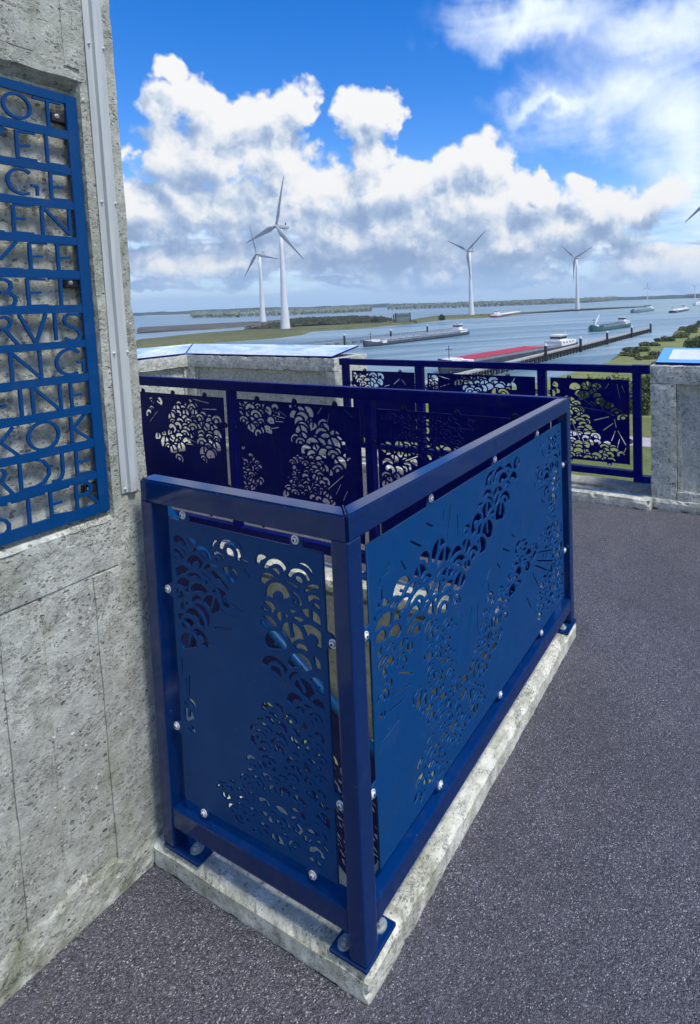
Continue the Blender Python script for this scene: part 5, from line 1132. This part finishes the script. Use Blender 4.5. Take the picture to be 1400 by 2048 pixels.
def dolphin(p, label, h_=5.2, r_=.55, cap=True, group='mooring piles with white caps'):
    th = thing('mooring_pile', label, 'mooring pile', (p[0], p[1], ZW), group); q = Vector((p[0], p[1], ZW))
    bm = B(); cyl(bm, q - Vector((0, 0, 1)), q + Vector((0, 0, h_)), r_, r_ * .95, 12); obj('pile', bm, M['black'], th, False)
    if cap:
        bm = B(); cyl(bm, q + Vector((0, 0, h_ + .02)), q + Vector((0, 0, h_ + .75)), r_ * 1.05, r_ * .9, 12); obj('cap', bm, M['white'], th)
for k, p in enumerate(D['dolph']):
    dolphin((p[0] * (1 if k < 1 else .957), 66.0 - (p[0] - 96) * 0.0452 - .6), ['white-capped black pile nearest on the timber pier, beside the red hatches', 'second white-capped pile along the timber pier, below the barge wheelhouse', 'third white-capped pile along the timber pier', 'fourth white-capped pile along the timber pier, near its far end', 'last white-capped pile, at the head of the timber pier'][k], 4.9, .5)
for k, p in enumerate(D['jl_lamps']):
    dolphin(p, ['white-capped pile on the left jetty, nearest the bow of the grey barge', 'white-capped pile on the left jetty, at the middle of the grey barge', 'white-capped pile standing behind the stern of the grey barge', 'white-capped pile right beside the stern house of the grey barge'][k], 5.0, .55)
dolphin((D['jettyL'][0][0] - 4, D['jettyL'][0][1] - 2), 'white-capped pile at the near end of the left jetty, by the parapet board', 5.0, .5)
for k, p in enumerate(D['piles']): dolphin(p, ['left of two short dark piles off the dike end', 'right of two short dark piles off the dike end'][k], 2.8, .8, False, 'short piles off the dike end')

# ---- guard gate on the dike
g0 = Vector((*D['gate'][0], ZW)); g1 = g0 + Vector((math.cos(R(-58)), math.sin(R(-58)), 0)) * 17
gt = thing('guard_gate', 'grey-green steel gate building with dark uprights on the dike', 'gate building', g0)
u = (g1 - g0).normalized(); v = Vector((-u.y, u.x, 0))
def gbox(nm, s0, s1, n0, n1, z0, z1, m_):
    bm = B(); pr = [g0 + u * s0 + v * n0, g0 + u * s1 + v * n0, g0 + u * s1 + v * n1, g0 + u * s0 + v * n1]
    prism(bm, [(p.x, p.y) for p in pr], ZW + z0, ZW + z1); bmesh.ops.recalc_face_normals(bm, faces=bm.faces[:]); return obj(nm, bm, m_, gt)
gbox('plinth', -4, 21, -2, 5, -.5, 1.6, M['dark'])
gbox('gate_leaf', 1.5, 13.6, 0.5, 3, 2.2, 8.6, M['gate'])
gbox('roof_beam', 1.2, 14, 0, 3.4, 8.61, 10.2, M['hatchgrey'])
for s_ in (-1.6, 0.2, 14.1): gbox('upright', s_, s_ + 1.2, -.4, 3.8, 1.61, 10.4 if s_ > -1 else 9.2, M['scrub'])
for k in range(1, 4): gbox('rib', 1.5 + k * 3, 1.7 + k * 3, .2, .49, 2.2, 8.6, M['hatchgrey'])
gbox('walkway', 15.4, 20, 0.5, 1.5, 1.61, 2.9, M['plank'])
# ---- beacon on the breakwater head
bc = Vector((*D['beacon'][0], ZW)); th = thing('beacon', 'small white light beacon at the end of the breakwater', 'beacon', bc)
bm = B(); cyl(bm, bc, bc + Vector((0, 0, 1.5)), 3, 2.8, 10); obj('foot', bm, M['hatchgrey'], th)
bm = B(); cyl(bm, bc + Vector((0, 0, 1.5)), bc + Vector((0, 0, 8)), 1.1, .9, 10); obj('column', bm, M['white'], th)
bm = B(); cyl(bm, bc + Vector((0, 0, 8)), bc + Vector((0, 0, 8.4)), 1.9, 1.9, 10); cyl(bm, bc + Vector((0, 0, 8.4)), bc + Vector((0, 0, 10)), .8, .6, 10); obj('lantern', bm, M['white'], th)
# ================================================================== VEGETATION ON THE RIGHT BANK
rs = random.Random(3)
def bush(x, y, r_, h_, mat, label, name='bush', trunk=0.0, zb=ZW + 1.5, leaf=.22, dens=1.0):
    th = thing(name, label, name, (x, y, zb), 'bushes along the right bank')
    bm = B()
    n = max(4, int(r_ * 3))
    for k in range(n):
        a = rs.uniform(0, 6.28); d = r_ * (rs.random() ** .5) * .8; hh = h_ * rs.uniform(.45, 1.0) * (1 - .35 * (d / r_) ** 2)
        leaf_cloud(bm, (x + math.cos(a) * d, y + math.sin(a) * d, zb + trunk + hh * .5), (r_ * .42, r_ * .42, hh * .52), int(230 * dens), leaf, rs)
    obj('crown', bm, mat, th)
    bm = B(); cyl(bm, (x, y, zb - .3), (x, y, zb + trunk + h_ * .5), .12 + trunk * .05, .05, 6)
    for k in range(3):
        a = rs.uniform(0, 6.28); cyl(bm, (x, y, zb + trunk * .6), (x + math.cos(a) * r_ * .5, y + math.sin(a) * r_ * .5, zb + trunk + h_ * .45), .08, .03, 5)
    obj('stem', bm, M['plank'], th)
sh_ = [Vector(p) for p in D['shore']]
lab = ['round dark bush at the tip of the bank, nearest the water', 'low olive bush on the water edge, second from the tip', 'green bush on the water edge above the info board', 'spreading bush on the water edge, left of the reeds gap', 'wide bush where the bank bends, over the info board', 'dark bush beside the small inlet of the bank', 'dense bush above the small inlet', 'far dark bush on the upper bank']
far_lab = ['green bush on the far right bank, first past the inlet', 'green bush on the far right bank, second past the inlet', 'green bush on the far right bank, third past the inlet', 'green bush on the far right bank, fourth past the inlet', 'green bush on the far right bank, fifth past the inlet', 'green bush on the far right bank, sixth past the inlet', 'green bush on the far right bank, farthest of the row'] + ['green bush beyond the right edge of the bank'] * 20
k = 0
for i in range(len(sh_) - 2):
    a, b_ = sh_[i], sh_[i + 1]; L = (b_ - a).length; nn = max(1, int(L / 13))
    for q in range(nn):
        p = a + (b_ - a) * ((q + .5) / nn); inn = Vector((0.3, -1)).normalized() * rs.uniform(3, 5)
        r_ = rs.uniform(2.6, 4.2)
        bush(p.x + inn.x, p.y + inn.y, r_, rs.uniform(1.3, 2.5), M['leaf' if rs.random() < .6 else 'leaf2'], lab[k] if k < 7 else far_lab[k - 7], leaf=.3, dens=.9); k += 1
for (x, y, r_, h_, nm, lb) in ((262, 4, 9, 13, 'tree', 'tall feathery tree at the right edge above the info board'), (205, 16, 7, 6, 'bush', 'broad dark bush behind the right info board'), (232, 10, 8, 7, 'bush', 'large bush left of the tall tree at the right edge')):
    bush(x, y, r_, h_, M['leaf'], lb, nm, 2.0 if nm == 'tree' else 0, leaf=.4)
for j, (x, y) in enumerate(((93, 17.5), (97, 15.2), (91, 21), (101, 20), (95, 24), (104, 13), (108, 18))):
    bush(x, y, 3.2, 5.5 + (j % 3), M['leaf'], ['dense tree seen in the slot beside the right parapet block', 'second leafy tree in the slot beside the right block', 'leafy bush seen through the right panel cut-outs', 'bush behind the slot trees, right of the panel', 'bush seen through the lower right panel', 'bush at the right end of the tree clump', 'back bush of the clump beside the lawn'][j], 'bush', 0, ZW + 1.6, .26, 1.2)
for j in range(8):
    f = j / 7.0; x = 120 + 80 * f + rs.uniform(-6, 6); y = 20 + 14 * f + rs.uniform(-7, 7)
    bush(x, y, rs.uniform(1.6, 2.8), rs.uniform(1, 2.0), M['leaf2'], ['nearest', 'second nearest', 'third nearest', 'fourth', 'fifth', 'sixth', 'seventh', 'farthest'][j] + ' of the low olive bushes scattered on the rough grass bank', 'bush', 0, ZW + 1.6, .34, .5)
# low dark scrub on the island and along the dike
def scrub(pts, n, h_, label, lf):
    rs2 = random.Random(n); bm = B(); xs = [p[0] for p in pts]; ys = [p[1] for p in pts]; c = 0
    while c < n:
        x = rs2.uniform(min(xs), max(xs)); y = rs2.uniform(min(ys), max(ys))
        if not in_poly(np.array([x]), np.array([y]), pts)[0]: continue
        c += 1; hh = h_ * rs2.uniform(.5, 1.3); leaf_cloud(bm, (x, y, ZW + 1.8 + hh * .35), (hh * 1.1, hh * 1.1, hh * .6), 26, lf, rs2)
    tag(obj('scrub', bm, M['scrub']), label, 'scrub', kind='stuff')
scrub(D['island'], 520, 3.0, 'low dark scrub covering the small island behind the dike', .9)
for (px, label) in (((472, 268), 'small dark round tree on the dike left of the gate building'), ((452, 330), 'dark tree beside the gate building')):
    bush(px[0], px[1], 4, 6, M['scrub'], label, 'tree', 1.0, ZW + 1.8, .6, .6)

# thin sea haze
m = bpy.data.materials.new('haze_air'); m.use_nodes = True; m.node_tree.nodes.clear()
o_ = m.node_tree.nodes.new('ShaderNodeOutputMaterial'); v_ = m.node_tree.nodes.new('ShaderNodeVolumePrincipled')
v_.inputs['Color'].default_value = (0.66, 0.85, 1.0, 1); v_.inputs['Density'].default_value = 0.00013; v_.inputs['Anisotropy'].default_value = 0.2
m.node_tree.links.new(v_.outputs[0], o_.inputs['Volume'])
bm = B(); box(bm, -7200, 7200, -7200, 7200, ZW - 1.5, 140)
tag(obj('haze', bm, m), 'pale blue haze over the water', 'haze', kind='stuff')
